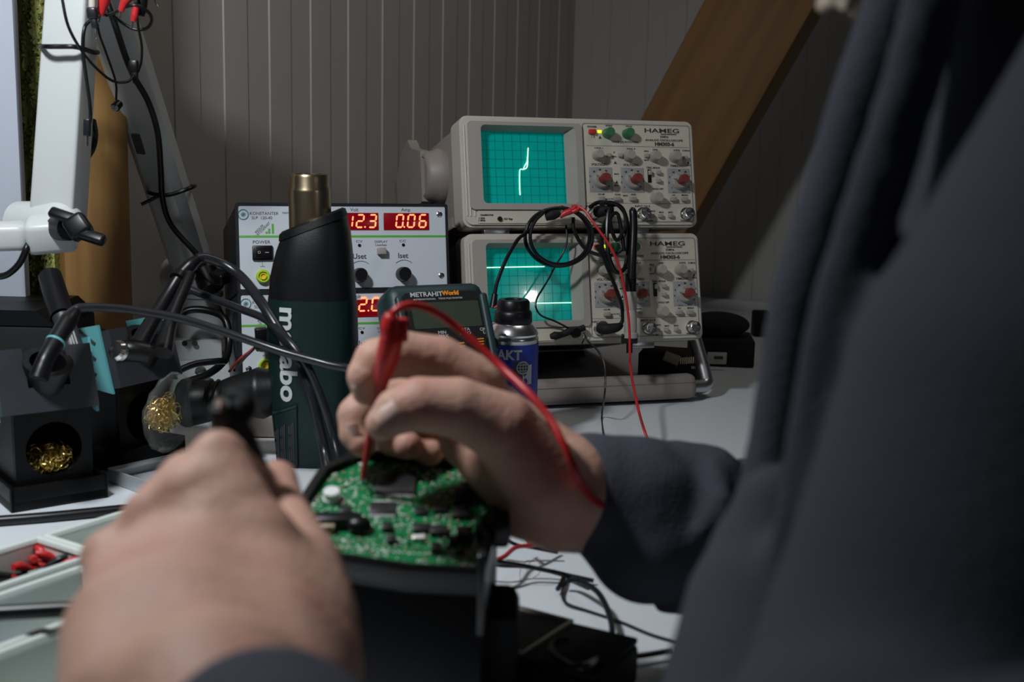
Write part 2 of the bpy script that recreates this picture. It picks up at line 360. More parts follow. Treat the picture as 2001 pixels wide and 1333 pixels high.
def make_scope():
    F0 = S1
    root = thing('oscilloscope', 'upper grey analogue oscilloscope, bent vertical trace on its teal screen', 'oscilloscope', F0.mat(), 'two stacked oscilloscopes')
    # body behind the front frame, with a side fold
    b = MB(); b.box((W/2, .035+DP/2, H/2+.001), (W-.008, DP, H-.010), bev=.006)
    for k in range(7): b.box((.0035, .06+k*.007, .014), (.003, .0025, .012))
    obj('case', b, M_['case'], root)
    # front frame
    fx, fz = F0.pan(936, 252), F0.pan(1112, 397)          # screen opening in panel coordinates
    sx0, sz1 = F0.pan(936, 252); sx1, sz0 = F0.pan(1112, 397)
    sx0 -= .001; sx1 += .001; px0 = F0.pan(*c5(118, 600))[0]
    fr = MB()
    out = rrect(0, W, 0, H, .009); n = len(out)
    # outer shell ring
    rring(fr, out, rrect(.0035, W-.0035, .0035, H-.0035, .007), .002, .038)
    rring(fr, rrect(.0025, W-.0025, .0025, H-.0025, .008), rrect(.008, px0-.001, .019, H-.008, .004), -.001, .02)
    for xx in (.0045, .0085, .0135): fr.cyl((xx, -.0012, .012), (xx, -.0012, H-.011), .0009, n=8)
    obj('front_frame', fr, M_['bezel'], root)
    # screen surround: bevelled inward
    sf = MB()
    a0, a1, b0_, b1_ = .019, px0-.004, .022, H-.006
    rring(sf, rrect(.008, px0-.002, .019, H-.007, .005), rrect(a0+.004, a1-.006, .026, H-.011, .005), -.0045, .01)
    ring_frame(sf, a0+.004, a1-.006, .026, H-.011, sx0, sx1, sz0, sz1, -.0045, .010)
    obj('screen_surround', sf, M_['bezel_in'], root)
    # screen
    scn = MB(); nx_, nz2 = 16, 12; V = []; Fc = []
    for j in range(nz2+1):
        for i in range(nx_+1):
            u_, v_ = i/nx_, j/nz2
            V.append((sx0-.002+(sx1-sx0+.004)*u_, .0115+.0006*((2*u_-1)**2+(2*v_-1)**2), sz0-.002+(sz1-sz0+.004)*v_))
    for j in range(nz2):
        for i in range(nx_): a = j*(nx_+1)+i; Fc.append((a, a+1, a+nx_+2, a+nx_+1))
    scn.add(V, Fc); screen = obj('screen', scn, M_['teal'], root)
    g = MB(); cxs, czs = (sx0+sx1)/2, (sz0+sz1)/2; st = (sx1-sx0)/10.3
    for k in range(-5, 6): g.box((cxs+k*st, .0111, czs), (.00022, .0001, (sz1-sz0)))
    for k in range(-4, 5): g.box((cxs, .0111, czs+k*st), ((sx1-sx0), .0001, .00022))
    for k in range(-25, 26): g.box((cxs+k*st/5, .0111, czs), (.00015, .0001, .0016))
    obj('graticule', g, M_['gratic'], screen)
    # strip under the screen
    lt = MB()
    st2 = MB(); st2.prism(rrect(.016, px0-.004, .004, .0185, .002), 0, .0022, XZ); obj('lower_strip', st2, M_['panel'], root)
    x, z = F0.pan(975, 428.5); jk = MB(); jk.cyl((x, -.0024, z), (x, -.0044, z), .0026, n=16); jk.cyl((x, -.0044, z), (x, -.0046, z), .0018, n=12)
    obj('calibrator_socket', jk, M_['black'], root)
    for (t, px, py, s) in (('CALIBRATOR', 950, 421, .0022), ('1 kHz', 940, 427, .0026), ('1 MHz', 940, 431.5, .0026), ('0.2 Vpp', 992, 428.5, .0028)):
        xx, zz = F0.pan(px, py); put_text(lt, t, xx, zz, s, 1.15, .0001, y=-.0026)
    obj('strip_lettering', lt, M_['ink'], root); lt = MB()
    # control panel
    pn = MB(); pn.prism(rrect(px0, W-.006, .006, H-.006, .003), -.004, .0012, XZ)
    obj('control_panel', pn, M_['panel'], root)
    ln = MB(); rring(ln, rrect(px0-.0006, W-.0054, .0054, H-.0054, .003), rrect(px0+.0002, W-.0062, .0062, H-.0062, .003), -.0016, -.001)
    for (ya, yb) in ((366, 376), (985, 990)):
        xa, za = F0.pan(*c5(140, ya)); xb, zb = F0.pan(*c5(1255, yb)); ln.box(((xa+xb)/2, -.0014, (za+zb)/2), (xb-xa, .0003, .00035))
    obj('panel_lines', ln, M_['inkl'], root)
    def T(t, cx, cy, s, sx=1.1, bold=.00003):
        xx, zz = F0.pan(*c5(cx, cy)); put_text(lt, t, xx, zz, s, sx, bold, y=-.0015)
    T('HAMEG', 957, 203, .0070, 1.9, .00008); T('Instruments', 1030, 238, .0032, 1.3); T('35MHz', 982, 268, .0034); T('ANALOG OSCILLOSCOPE', 981, 305, .0032, 1.3); T('HM303-6', 985, 348, .0056, 1.15, .0002)
    T('POWER', 200, 158, .0030); T('I  0', 212, 268, .003); T('INTENS.', 385, 146, .0022); T('FOCUS', 600, 152, .0022); T('TRACE [X] ROTATION', 555, 323, .0030)
    T('Y-POS. I', 270, 388, .0026); T('Y-POS. II', 620, 398, .0026); T('LEVEL', 885, 407, .0024); T('X-POS.', 1120, 413, .0026); T('X-MAG.', 1220, 416, .0026)
    T('VOLTS/DIV.', 280, 567, .0036); T('VOLTS/DIV.', 625, 573, .0036); T('TIME/DIV.', 1118, 583, .0036); T('TRIG. MODE', 862, 603, .0028)
    T('HOLD OFF', 915, 832, .0026); T('CH I/II', 300, 890, .0026); T('DUAL', 480, 893, .0026); T('ADD', 650, 892, .0026); T('x-y', 1085, 897, .0024); T('SINGLE', 1205, 900, .0024)
    T('INPUT CH I', 215, 1020, .0032); T('INPUT CH II', 745, 1020, .0032); T('TRIG. EXT.', 1215, 1175, .0026); T('400 Vp max', 800, 1175, .0026); T('X', 440, 435, .0026); T('AC DC GND', 395, 940, .0018)
    for cx, cy in ((440, 480), (790, 422), (790, 520), (1250, 575), (465, 670), (465, 795), (560, 905), (1100, 870), (1200, 865), (950, 1085), (1050, 1085), (860, 1072)): T('MAG', cx, cy, .0024)
    for cx, cy in ((287, 272), (452, 545), (1245, 545), (468, 755)):
        xx, zz = F0.pan(*c5(cx, cy)); lt.prism([(xx-.0018, zz-.0015), (xx+.0018, zz-.0015), (xx, zz+.0018)], .0013, .0016, XZ)
    for (cx, cy, lab) in ((290, 733, 'V'), (635, 738, 'V'), (1150, 742, 's')):
        for k, t in enumerate(('1', '2', '5', '10', '20', '50', '.1', '.2', '.5')):
            a = math.radians(225-k*33); xx, zz = F0.pan(*c5(cx+120*math.cos(a), cy-110*math.sin(a))); put_text(lt, t, xx, zz, .0026, 1, .0001, y=-.0019)
    obj('lettering', lt, M_['ink'], root)
    # buttons, knobs
    x, z = F0.pan(*c5(207, 208), .003); obj('power_button', MB().box((x, -.003, z), (.0082, .005, .0052), bev=.0006), M_['redb'], root)
    x, z = F0.pan(*c5(284, 208), .001); pl_ = obj('power_lamp', MB().box((x, -.0015, z), (.0052, .0016, .0034), bev=.0003), M_['led'], root)
    for cx, cy in ((410, 205), (625, 210)):
        x, z = F0.pan(*c5(cx, cy), .013); k = MB(); knob(k, x, z, .0058, .014); obj('green_knob', k, M_['greenk'], root)
    for cx, cy, r in ((295, 445, .0056), (635, 455, .006), (915, 462, .006), (1135, 465, .006), (935, 915, .0064)):
        x, z = F0.pan(*c5(cx, cy), .013); k = MB(); knob(k, x, z, r, .014); ko = obj('knob', k, M_['greyk'], root)
    for cx, cy in ((390, 462), (515, 462), (800, 465), (1220, 490), (930, 650), (930, 740), (310, 935), (480, 935), (650, 937), (1090, 940), (1210, 942), (860, 1125), (950, 1120), (1060, 1120)):
        x, z = F0.pan(*c5(cx, cy), .004); wq = .0076 if 900 < cy < 1000 else .0048
        obj('push_button', MB().box((x, -.003, z), (wq, .006, .0044), bev=.0006), M_['greyk'], root)
    x, z = F0.pan(*c5(826, 690), 0.001); s_ = obj('slide_switch', MB().box((x, -.0012, z), (.0042, .002, .0155), bev=.0004), M_['black'], root)
    obj('slider', MB().box((x, -.0035, z+.0035), (.0034, .005, .005), bev=.0004), M_['greyk'], s_)
    for cx, cy, q_ in ((372, 690, 40), (720, 695, 40), (1226, 703, 20)):
        x, z = F0.pan(*c5(cx, cy), .020)
        ax, az = x-.0005, z-.0008
        d_ = MB(); d_.box((ax, -.0012, az), (.047*.5*2*.52*1.9*.55+.022*0, .0008, .047), bev=.0003) if False else d_.box((ax, -.0012, az), (.029, .0008, .029), bev=.0003)
        do = obj('dial_plate', d_, M_['dial'], root)
        p_ = MB(); knob(p_, ax, az, .0105, .008); p_.box((ax, -.009, az), (.019, .009, .0052), bev=.001, ry=math.radians(q_))
        obj('range_knob', p_, M_['greyk'], root)
        r_ = MB(); knob(r_, ax, az, .0058, .020); obj('red_knob', r_, M_['redk'], root)
    for cx, cy in ((250, 1088), (775, 1093), (1250, 1095)):
        x, z = F0.pan(*c5(cx, cy), .008); k = MB(); L = Matrix.Translation((x, 0, z)) @ Matrix.Rotation(PI/2, 4, 'X')
        k.lathe([(.0078, 0), (.0078, .003), (.0062, .0032), (.0062, .013), (.0054, .0131), (.0054, .006), (.0028, .006), (.0028, .0105), (.001, .0105)], L, 24)
        k.box((x, -.008, z), (.0145, .0018, .0018)); obj('bnc_socket', k, M_['chrome'], root)
    # side hub + handle
    for sx_ in (-1, 1):
        hb = MB(); x0_ = 0.0 if sx_ < 0 else W
        hb.lat((x0_+.004*-sx_, .100, .075), (x0_+sx_*.024, .100, .075), [(.033, 0), (.033, .008), (.030, .013), (.029, .020), (.025, .024), (.023, .0245), (.021, .022), (.001, .022)], 32)
        obj('handle_hub', hb, M_['case'], root)
    # underside feet
    for xx in (.04, .21): obj('foot', MB().box((xx, .012, -.0035), (.030, .012, .0085), bev=.001), M_['alu'], root)
    for xx in (.05, .235): obj('foot', MB().box((xx, .30, -.003), (.022, .022, .0078), bev=.001), M_['blackm'], root)
    return root
sc1 = make_scope()
sc2 = copy_tree(sc1); sc2.matrix_world = S2.mat()
sc2['label'] = 'lower grey analogue oscilloscope tilted on its handle, two flat traces on its screen'
def child(root, nm): return [c for c in root.children if c.name.split('.')[0] == nm]
# traces
def local(Fr, px, py, h=0): x, z = Fr.pan(px, py, h); return (x, -h, z)
tr = MB(); y_ = -.0105
def trpts(Fr, pts): return [(Fr.pan(px, py, -.0105)[0], .0105, Fr.pan(px, py, -.0105)[1]) for px, py in pts]
tr.tube(trpts(S1, [(1032.2, 289), (1031.5, 303), (1030, 316), (1026, 323), (1023, 330)]), .00055, 6)
tr.tube(trpts(S1, [(1031, 306), (1031, 320), (1029, 328), (1023, 331), (1017, 331), (1015.5, 338), (1015.5, 360), (1016.5, 381)]), .00055, 6)
obj('trace', tr, M_['trace'], child(sc1, 'screen')[0])
t2 = MB(); t2.tube(trpts(S2, [(948, 523), (1030, 521.5), (1064, 521)]), .0005, 6); t2.tube(trpts(S2, [(1048, 592.7), (1090, 592), (1123.5, 591.5)]), .0005, 6)
obj('trace', t2, M_['trace'], child(sc2, 'screen')[0])
# handles: upper one folded back, lower one swung down as the stand
def handle_arms(root, tip, zt, grip=True):
    for sx_ in (-1, 1):
        hm = MB()
        x0_ = -.020 if sx_ < 0 else W+.020
        hm.tube([(x0_, .100, .075), (x0_, (.100+tip)/2, (.075+zt)/2), (x0_, tip+(.100-tip)*.1, zt+(.075-zt)*.1), (x0_-sx_*.004, tip, zt), (x0_-sx_*.022, tip-.002, zt-.002)], .0085, 12)
        obj('handle_arm', hm, M_['alu'], root)
    g = MB(); g.box((W/2, tip, zt), (W-.006, .046, .030), bev=.010, seg=3); g.box((W/2, tip-.0005, zt+.004), (W-.02, .0465, .0006))
    obj('handle_grip', g, M_['case'], root)
h_local = Matrix.Identity(4)
# lower: find grip position in local coords touching desk
gR = PZ(1372, 780); rel = gR - S2.o
ty = .035; zt = None
# choose z so the grip's lowest point meets the desk
for k in range(400):
    z_ = -.02-k*.0005
    p = S2.o + S2.d*ty + S2.u*z_
    if p.z - .0165 <= DESK: break
handle_arms(sc2, ty, z_)
for sx_ in (-1, 1):
    x0_ = -.022 if sx_ < 0 else W+.010
    hp_ = [(.10, .045), (.235, .03), (.235, .095), (.205, .122), (.165, .132), (.148, .118), (.10, .105)]
    obj('handle_arm', MB().prism(hp_, x0_, x0_+.012, Matrix(((0, 0, 1, 0), (1, 0, 0, 0), (0, 1, 0, 0), (0, 0, 0, 1)))), M_['case'], sc1)
obj('handle_grip', MB().box((W/2, .40, .06), (W+.04, .03, .04), bev=.008), M_['case'], sc1)

# ------------------------------------------------------------------ power supplies
def seg7(mb, ch, x, z, h, w, y):
    t = h*.13; sl = .13
    S = {'0': 'abcdef', '1': 'bc', '2': 'abged', '3': 'abgcd', '6': 'afgedc'}[ch]
    def q(x0, z0, x1, z1):
        d = Vector((x1-x0, z1-z0)); L = d.length; d.normalize(); n_ = Vector((-d.y, d.x))*t/2; a = Vector((x0, z0))+d*t*.25; b = Vector((x1, z1))-d*t*.25
        pts = [a+d*t*.5+n_, b-d*t*.5+n_, b, b-d*t*.5-n_, a+d*t*.5-n_, a]
        mb.prism([(x+p.x+sl*p.y, z+p.y) for p in pts], y, y+.0004, XZ)
    hh = h/2
    C = {'a': (0, h, w, h), 'b': (w, h, w, hh), 'c': (w, hh, w, 0), 'd': (0, 0, w, 0), 'e': (0, 0, 0, hh), 'f': (0, hh, 0, h), 'g': (0, hh, w, hh)}
    for s in S: q(*C[s])
PW, PH, PD_ = .2215, .088, .24
P1 = Frame((-.2841, 1.24, CZ-.1631), .2922, .1866)
P2 = Frame(P1.o - P1.u*(PH+.0050), .2922, .1866)
def c4(x, y): return 640+x/7.404, 390+y/7.404
def c3(x, y): return 440+x/4.35, 320+y/4.35
def make_psu():
    Fp = P1
    root = thing('power_supply', 'upper bench power supply showing red digits 12.3 and 0.06', 'power supply', Fp.mat(), 'two stacked bench power supplies')
    b = MB(); b.box((PW/2, PD_/2+.001, PH/2), (PW+.004, PD_, PH+.004), bev=.003)
    rring(b, rrect(-.0025, PW+.0025, -.0025, PH+.0025, .003), rrect(.0003, PW-.0003, .0003, PH-.0003, .002), -.002, .004)
    obj('case', b, M_['psub'], root)
    obj('front_plate', MB().prism(rrect(.0003, PW-.0003, .0003, PH-.0003, .002), 0, .0008, XZ), M_['psu'], root)
    gx = Fp.pan(*c4(900, 533))[1]; obj('stripe', MB().box((PW/2, -.0009, gx), (PW-.001, .0003, .0022)), M_['line'], root)
    x0, z1 = Fp.pan(*c4(805, 196)); x1, z0 = Fp.pan(*c4(1466, 442)); wv = x1-x0
    xv1 = Fp.pan(*c4(731, 300))[0]
    for k, (xa, xb) in enumerate(((xv1-wv, xv1), (x0, x1))):
        d_ = MB(); d_.box(((xa+xb)/2, -.0012, (z0+z1)/2), (xb-xa, .0012, z1-z0), bev=.0003); obj('display', d_, M_['dispbg'], root)
    lt = MB()
    def T(t, c, s, sx=1.0, bold=0.0, al='CENTER', rot=0): x, z = Fp.pan(*c); put_text(lt, t, x, z, s, sx, bold, al, y=-.0009, rot=rot)
    T('Volt', c4(385, 150), .0052); T('Amp', c4(1130, 150), .0052); T('KONSTANTER', c3(330, 425), .0044, 1.05); T('SLP  120-40', c3(312, 462), .0042, 1.05)
    T('POWER', c3(308, 668), .0048, 1.1); T('CV', c4(455, 608), .0034, 1.6); T('CC', c4(1085, 603), .0034, 1.6); T('DISPLAY', c4(772, 612), .0034, 1.1); T('Uset/Iset', c4(772, 660), .0034, 1.0)
    T('Uset', c4(460, 825), .0078, 1.0, .0001); T('Iset', c4(1090, 815), .0078, 1.0, .0001); T('MAINS', c3(520, 420), .003)
    T('REGLER', c3(290, 555), .0034, 1.0, 0, 'CENTER', math.radians(45)); T('NETZGERAET', c3(320, 560), .0034, 1.0, 0, 'CENTER', math.radians(45))
    x, z = Fp.pan(*c3(316, 850)); lt.box((x, -.001, z), (.0003, .0003, .005)); lt.box((x, -.001, z-.003), (.005, .0003, .0003))
    for cx, cy in ((478, 925), (1105, 910)):
        x, z = Fp.pan(*c4(cx, cy)); a0 = [(x+.0135*math.cos(a), -.001, z-.011+.0135*math.sin(a)) for a in [math.radians(v) for v in range(50, 131, 8)]]
        lt.tube(a0, .00025, 5, sub=1)
    obj('lettering', lt, M_['ink'], root)
    gb = MB()
    for x_, top in ((352, 578), (374, 552), (405, 512)):
        xx, zz = Fp.pan(*c3(x_, 594)); _, zt = Fp.pan(*c3(x_, top)); gb.box((xx, -.001, (zz+zt)/2), (.0021, .0003, zt-zz))
    obj('bar_emblem', gb, M_['line'], root)
    em = MB(); x, z = Fp.pan(*c3(153, 433))
    em.tube([(x+.0052*math.cos(a*PI/8), -.001, z+.0052*math.sin(a*PI/8)) for a in range(16)], .0005, 6, True, 1)
    for r in (0, 90, 45, 135): em.box((x, -.001, z), (.0052, .0004, .0007), ry=math.radians(r))
    obj('round_emblem', em, mat('emblem_blue', (.06, .2, .25), .5), root)
    x, z = Fp.pan(*c3(317, 760)); sw = MB(); sw.box((x, -.002, z), (.021, .004, .0155), bev=.001); so = obj('power_switch', sw, M_['black'], root)
    obj('rocker', MB().box((x, -.0045, z), (.017, .004, .0115), bev=.001, rz=math.radians(8)), M_['black'], so)
    mk = MB(); put_text(mk, 'O', x-.004, z, .004, y=-.0078); mk.box((x+.004, -.0078, z), (.004, .0004, .0006)); obj('switch_marks', mk, M_['whitep'], so)
    x, z = Fp.pan(*c3(322, 958), .004)
    jk = MB(); jk.lat((x, 0, z), (x, -.007, z), [(.0072, 0), (.0072, .005), (.0062, .007), (.0048, .007), (.0048, .005), (.001, .005)], 28); jo = obj('earth_socket', jk, M_['jackgy'], root)
    j2 = MB(); j2.lat((x, -.005, z), (x, -.0074, z), [(.0034, 0), (.0034, .0024), (.0024, .0024), (.0024, .001), (.0004, .001)], 20); obj('socket_ring', j2, M_['yel'], jo)
    for cx, cy in ((490, 1085), (1125, 1070)):
        x, z = Fp.pan(*c4(cx, cy), .013); k = MB(); knob(k, x, z, .0078, .014, n=24); obj('knob', k, M_['black'], root)
    for cx, cy in ((460, 665), (1095, 658)):
        x, z = Fp.pan(*c4(cx, cy)); obj('indicator', MB().cyl((x, 0, z), (x, -.0014, z), .0017, n=14), M_['black'], root)
    x, z = Fp.pan(*c4(785, 745), .005); obj('display_button', MB().box((x, -.004, z), (.0088, .008, .0072), bev=.0004), M_['greyk'], root)
    for cx, cy in ((1616, 215), (1645, 1100)):
        x, z = Fp.pan(*c4(cx, cy)); s = MB(); s.lat((x, 0, z), (x, -.002, z), [(.0034, 0), (.0032, .0012), (.002, .0019), (.0003, .002)], 18); so = obj('screw', s, M_['chrome'], root)
        obj('screw_slot', MB().box((x, -.002, z), (.004, .0005, .0009)).box((x, -.002, z), (.0009, .0005, .004)), M_['ink'], so)
    for cx, cy in ((178, 985),):
        x, z = Fp.pan(*c3(cx, cy)); obj('screw', MB().lat((x, 0, z), (x, -.002, z), [(.0034, 0), (.0032, .0012), (.0003, .002)], 18), M_['chrome'], root)
    for xx in (.03, PW-.03): obj('foot', MB().box((xx, .03, -.0025), (.016, .016, .0022), bev=.001), M_['blackm'], root)
    return root, (x0, x1, xv1-wv, xv1, z0, z1)
ps1, (dx0, dx1, vx0, vx1, dz0, dz1) = make_psu()
ps2 = copy_tree(ps1); ps2.matrix_world = P2.mat(); ps2['label'] = 'lower bench power supply, digits 2.0 in view beside the heat gun'
def digits(root, dispi, Fr, lst, dots):
    mb = MB()
    for ch, a, b in lst:                      # a = lower-left pixel, b = upper-left-top pixel height
        x, z = Fr.pan(*a); _, zt = Fr.pan(*b); h = zt-z
        seg7(mb, ch, x, z, h, h*.53, .0019)
    for d in dots: x, z = Fr.pan(*d); mb.cyl((x, -.0019, z), (x, -.0023, z), .0009, n=10)
    obj('lit_digits', mb, M_['seg'], child(root, 'display')[dispi])
digits(ps1, 0, P1, [('1', c4(262, 400), c4(262, 235)), ('2', c4(412, 405), c4(412, 225)), ('3', c4(590, 405), c4(590, 225))], [c4(538, 400)])
digits(ps1, 1, P1, [('0', c4(985, 403), c4(985, 225)), ('0', c4(1150, 403), c4(1150, 225)), ('6', c4(1318, 403), c4(1318, 225))], [c4(1105, 400)])
def ccc(x, y): return 340+x/3.507, 540+y/3.507
digits(ps2, 0, P2, [('2', ccc(1265, 238), ccc(1265, 150)), ('0', ccc(1352, 236), ccc(1352, 150))], [ccc(1330, 236)])
# fold-down front stand of the lower supply
st = MB()
for xx in (.03, PW-.03):
    for k in range(200):
        zz = -.01-k*.0005; p = P2.o+P2.w*xx+P2.d*.03+P2.u*zz
        if p.z-.003 <= DESK: break
    st.tube([(xx, .03, -.004), (xx, .03, zz)], .003, 8, sub=2)
st.tube([(.03, .03, zz+.001), (PW-.03, .03, zz+.001)], .003, 8, sub=2)
obj('tilt_stand', st, M_['alu'], ps2)

# ------------------------------------------------------------------ articulated lamp arm on the left
def beam(mb, p0, p1, a, b, yaw=0, bev=.004, a1=None):
    p0 = Vector(p0); p1 = Vector(p1); z = (p1-p0).normalized(); x = Vector((math.cos(yaw), math.sin(yaw), 0)); x = (x-z*x.dot(z)).normalized(); y = z.cross(x)
    m = Matrix.Identity(4)
    for i, v in enumerate((x, y, z)):
        for j in range(3): m[j][i] = v[j]
    m.translation = (p0+p1)/2
    bm = bmesh.new(); bmesh.ops.create_cube(bm, size=1); L = (p1-p0).length
    for v in bm.verts:
        k = 1 if v.co.z < 0 or a1 is None else a1/a
        v.co = Vector((v.co.x*a*k, v.co.y*b*k, v.co.z*L))
    bmesh.ops.bevel(bm, geom=list(bm.edges), offset=bev, segments=3 if bev < .008 else 1, profile=.5, affect='EDGES'); bm.verts.index_update()
    mb.add([v.co for v in bm.verts], [[v.index for v in f.verts] for f in bm.faces], m); bm.free(); return mb
lampb = PZ(392, 752)
la = thing('lamp_arm', 'white jointed lamp arm standing beside the wooden post', 'lamp arm', Matrix.Identity(4))
elb = P(150, -130, 1.10)
obj('upper_arm', beam(MB(), P(150, -130, 1.10), P(114, 432, 1.10), .037, .030, -.10, a1=.041, bev=.003), M_['arm'], la)
obj('arm_seam', beam(MB(), P(116.5, 379, 1.10), P(116.3, 380.5, 1.10), .0402, .0306, -.10, .0003), M_['ink'], la)
obj('lower_arm', beam(MB(), P(166, -130, 1.17), P(386, 552, 1.405), .046, .034, -.12, .009), M_['arm'], la)
obj('elbow', MB().cyl(elb+Vector((-.01, -.03, .0)), elb+Vector((.03, .08, 0)), .028), M_['arm'], la)
obj('label_plate', beam(MB(), P(264, 262, 1.232), P(276, 300, 1.247), .009, .003, -.25, .0005), M_['ink'], la)
j = MB(); j.cyl(P(38, 436, 1.11), P(118, 440, 1.09), .020, .022); j.ell(P(118, 440, 1.09), (.022, .022, .022)); j.ell(P(38, 436, 1.11), (.010, .020, .020))
obj('joint', j, M_['arm'], la)
j = MB(); beam(j, P(150, 452, 1.07), P(52, 460, 1.06), .030, .030, 0, .006); beam(j, P(55, 460, 1.06), P(-160, 466, 1.04), .026, .024, 0, .006)
obj('lamp_bracket', j, M_['arm'], la)
kn = MB(); kn.cyl(P(112, 446, 1.06), P(135, 446, 1.045), .011, .011); beam(kn, P(98, 414, 1.04), P(150, 432, 1.035), .010, .009, 0, .003); beam(kn, P(140, 425, 1.035), P(165, 462, 1.03), .020, .014, 0, .004); beam(kn, P(155, 455, 1.03), P(205, 471, 1.025), .010, .009, 0, .003)
obj('clamp_knob', kn, M_['black'], la)
j = MB(); j.cyl(P(330, 540, 1.41), P(398, 540, 1.40), .021, .021, 28); j.ell(P(362, 540, 1.40), (.022, .022, .021))
obj('lower_joint', j, M_['arm'], la)
kn = MB(); beam(kn, P(388, 532, 1.385), P(445, 545, 1.365), .020, .014, 0, .004); kn.cyl(P(400, 530, 1.38), P(415, 565, 1.37), .014)
obj('clamp_knob', kn, M_['black'], la)
bs = MB(); bx = P(392, 600, 1.42)
bs.lat((bx.x, 1.42, P(392, 660, 1.42).z), (bx.x, 1.42, 2), [(.0295, 0), (.030, .012), (.0285, .026), (.024, .036), (.024, .050), (.0265, .0505), (.0265, .056), (.022, .057), (.021, .08)], 32)
obj('swivel', bs, M_['armd'], la)
bs = MB(); zt = P(392, 655, 1.42).z
beam(bs, (bx.x-.004, 1.412, zt), (bx.x-.004, 1.412, zt-.025), .055, .05, .35, .002); beam(bs, (bx.x, 1.415, DESK), (bx.x, 1.415, zt-.02), .080, .070, .35, .004, a1=.056)
obj('base', bs, M_['arm'], la)
for px in (361, 381): q_ = P(px, 671, 1.383); obj('screw_hole', MB().cyl(q_, q_+Vector((0, -.0012, 0)), .0032, n=14), M_['ink'], la)
q_ = P(392, 725, 1.372); obj('screw', MB().lat(q_, q_+Vector((.0, -.004, .006)), [(.007, 0), (.006, .002), (.0005, .003)], 16), M_['chrome'], la)
# zip ties on the arms
z1_ = MB(); z1_.tube([P(84, 91, 1.078), P(120, 91, 1.072), P(150, 92, 1.074), P(182, 102, 1.095), P(186, 101, 1.13), P(120, 92, 1.14), P(84, 90, 1.12)], .0022, 8, True)
tag(obj('cable_tie', z1_, M_['black']), 'black cable tie round the upper part of the vertical white arm', 'cable tie')
z1_ = MB(); z1_.tube([P(292, 377, 1.30), P(310, 381, 1.295), P(335, 380, 1.292), P(375, 366, 1.30), P(376, 364, 1.34), P(330, 378, 1.35), P(292, 376, 1.33)], .0022, 8, True); z1_.tube([P(316, 380, 1.288), P(276, 400, 1.28)], .002, 6)
tag(obj('cable_tie', z1_, M_['black']), 'black cable tie with loose tail round the slanted white arm', 'cable tie')
# cable down the slanted arm
cb = MB(); cb.tube([P(200, -20, 1.12), P(222, 40, 1.12), P(245, 110, 1.15), P(262, 150, 1.17), P(290, 200, 1.19), P(308, 260, 1.21), P(314, 330, 1.25), P(318, 390, 1.28), P(335, 440, 1.30), P(385, 497, 1.31)], .0031)
tag(obj('cable', cb, M_['rubber']), 'thick black cable running down the slanted white arm', 'cable')
cb = MB(); cb.tube([P(190, 45, 1.10), P(195, 70, 1.12), P(208, 105, 1.15), P(226, 160, 1.18), P(227, 195, 1.19)], .0011); 
pl = thing('hanging_plug_lead', 'thin black lead ending in a round plug hanging before the wooden post', 'lead', Matrix.Identity(4))
obj('wire', cb, M_['rubber'], pl); q_ = P(225, 210, 1.18)
obj('plug', MB().cyl(q_+Vector((.002, .006, .004)), q_, .0042, .0045), M_['black'], pl); obj('plug_ring', MB().lat(q_, q_+Vector((-.0004, -.0014, 0)), [(.0036, 0), (.0036, .0012), (.0017, .0013), (.0015, .0005)], 16, None), M_['arm'], pl)
cb = MB(); cb.tube([P(120, -10, 1.03), P(133, 50, 1.03), P(160, 100, 1.04), P(190, 135, 1.09), P(220, 158, 1.13), P(248, 160, 1.14), P(262, 148, 1.15)], .0013)
tag(obj('thin_wire', cb, M_['rubber']), 'thin black wire looping from the vertical arm to the cable clip', 'wire')
cb = MB(); cb.tube([P(178, 38, 1.05), P(165, 55, 1.04), P(162, 100, 1.04), P(168, 150, 1.05), P(176, 210, 1.06), P(176, 240, 1.06)], .0016)
cl2 = thing('probe_lead', 'black lead hanging down the right side of the vertical white arm', 'lead', Matrix.Identity(4)); obj('wire', cb, M_['rubber'], cl2)
obj('connector', beam(MB(), P(171, 232, 1.05), P(170, 266, 1.05), .0055, .006, 0, .001), M_['grcable'], cl2); obj('pin', MB().cyl(P(171, 266, 1.05), P(171, 285, 1.05), .0012), M_['chrome'], cl2)
cb = MB(); cb.tube([P(182, 236, 1.13), P(186, 262, 1.14), P(182, 288, 1.14), P(172, 306, 1.14)], .0028)
tag(obj('cable', cb, M_['rubber']), 'short thick black cable bowed out behind the vertical white arm', 'cable')
# hook clips on top
hc = thing('probe_clip', 'dark hook clip hanging at the top between the two white arms', 'clip', Matrix.Identity(4))
obj('clip_body', beam(beam(MB(), P(180, 14, 1.03), P(182, 38, 1.03), .0085, .008, 0, .002), P(183, 36, 1.03), P(186, 55, 1.03), .005, .005, 0, .001), M_['grcable'], hc)
obj('shaft', MB().cyl(P(180, -30, 1.03), P(180, 16, 1.03), .0028), M_['bezel'], hc); obj('pin', MB().cyl(P(185, 54, 1.03), P(187, 76, 1.03), .0012), M_['chrome'], hc)
for lab, pts, r in (('red clip hanging just right of the dark hook clip', [(206, -12), (201, 8), (196, 30)], [.006, .0048, .0028]), ('red clip slanting across the top of the slanted arm', [(262, -14), (245, 2), (236, 22)], [.0042, .0036, .0022]), ('small red clip tip hanging over the slanted arm edge', [(266, 14), (263, 30), (260, 42)], [.0028, .0030, .0020])):
    c_ = thing('test_clip', lab, 'clip', Matrix.Identity(4), 'red clips at the top of the lamp arms')
    obj('insulator', MB().tube([P(x, y, 1.04) for x, y in pts], r, 12), M_['red'], c_)
    x, y = pts[-1]; obj('pin', MB().cyl(P(x, y, 1.04), P(x-3, y+14, 1.04), .0009), M_['chrome'], c_)
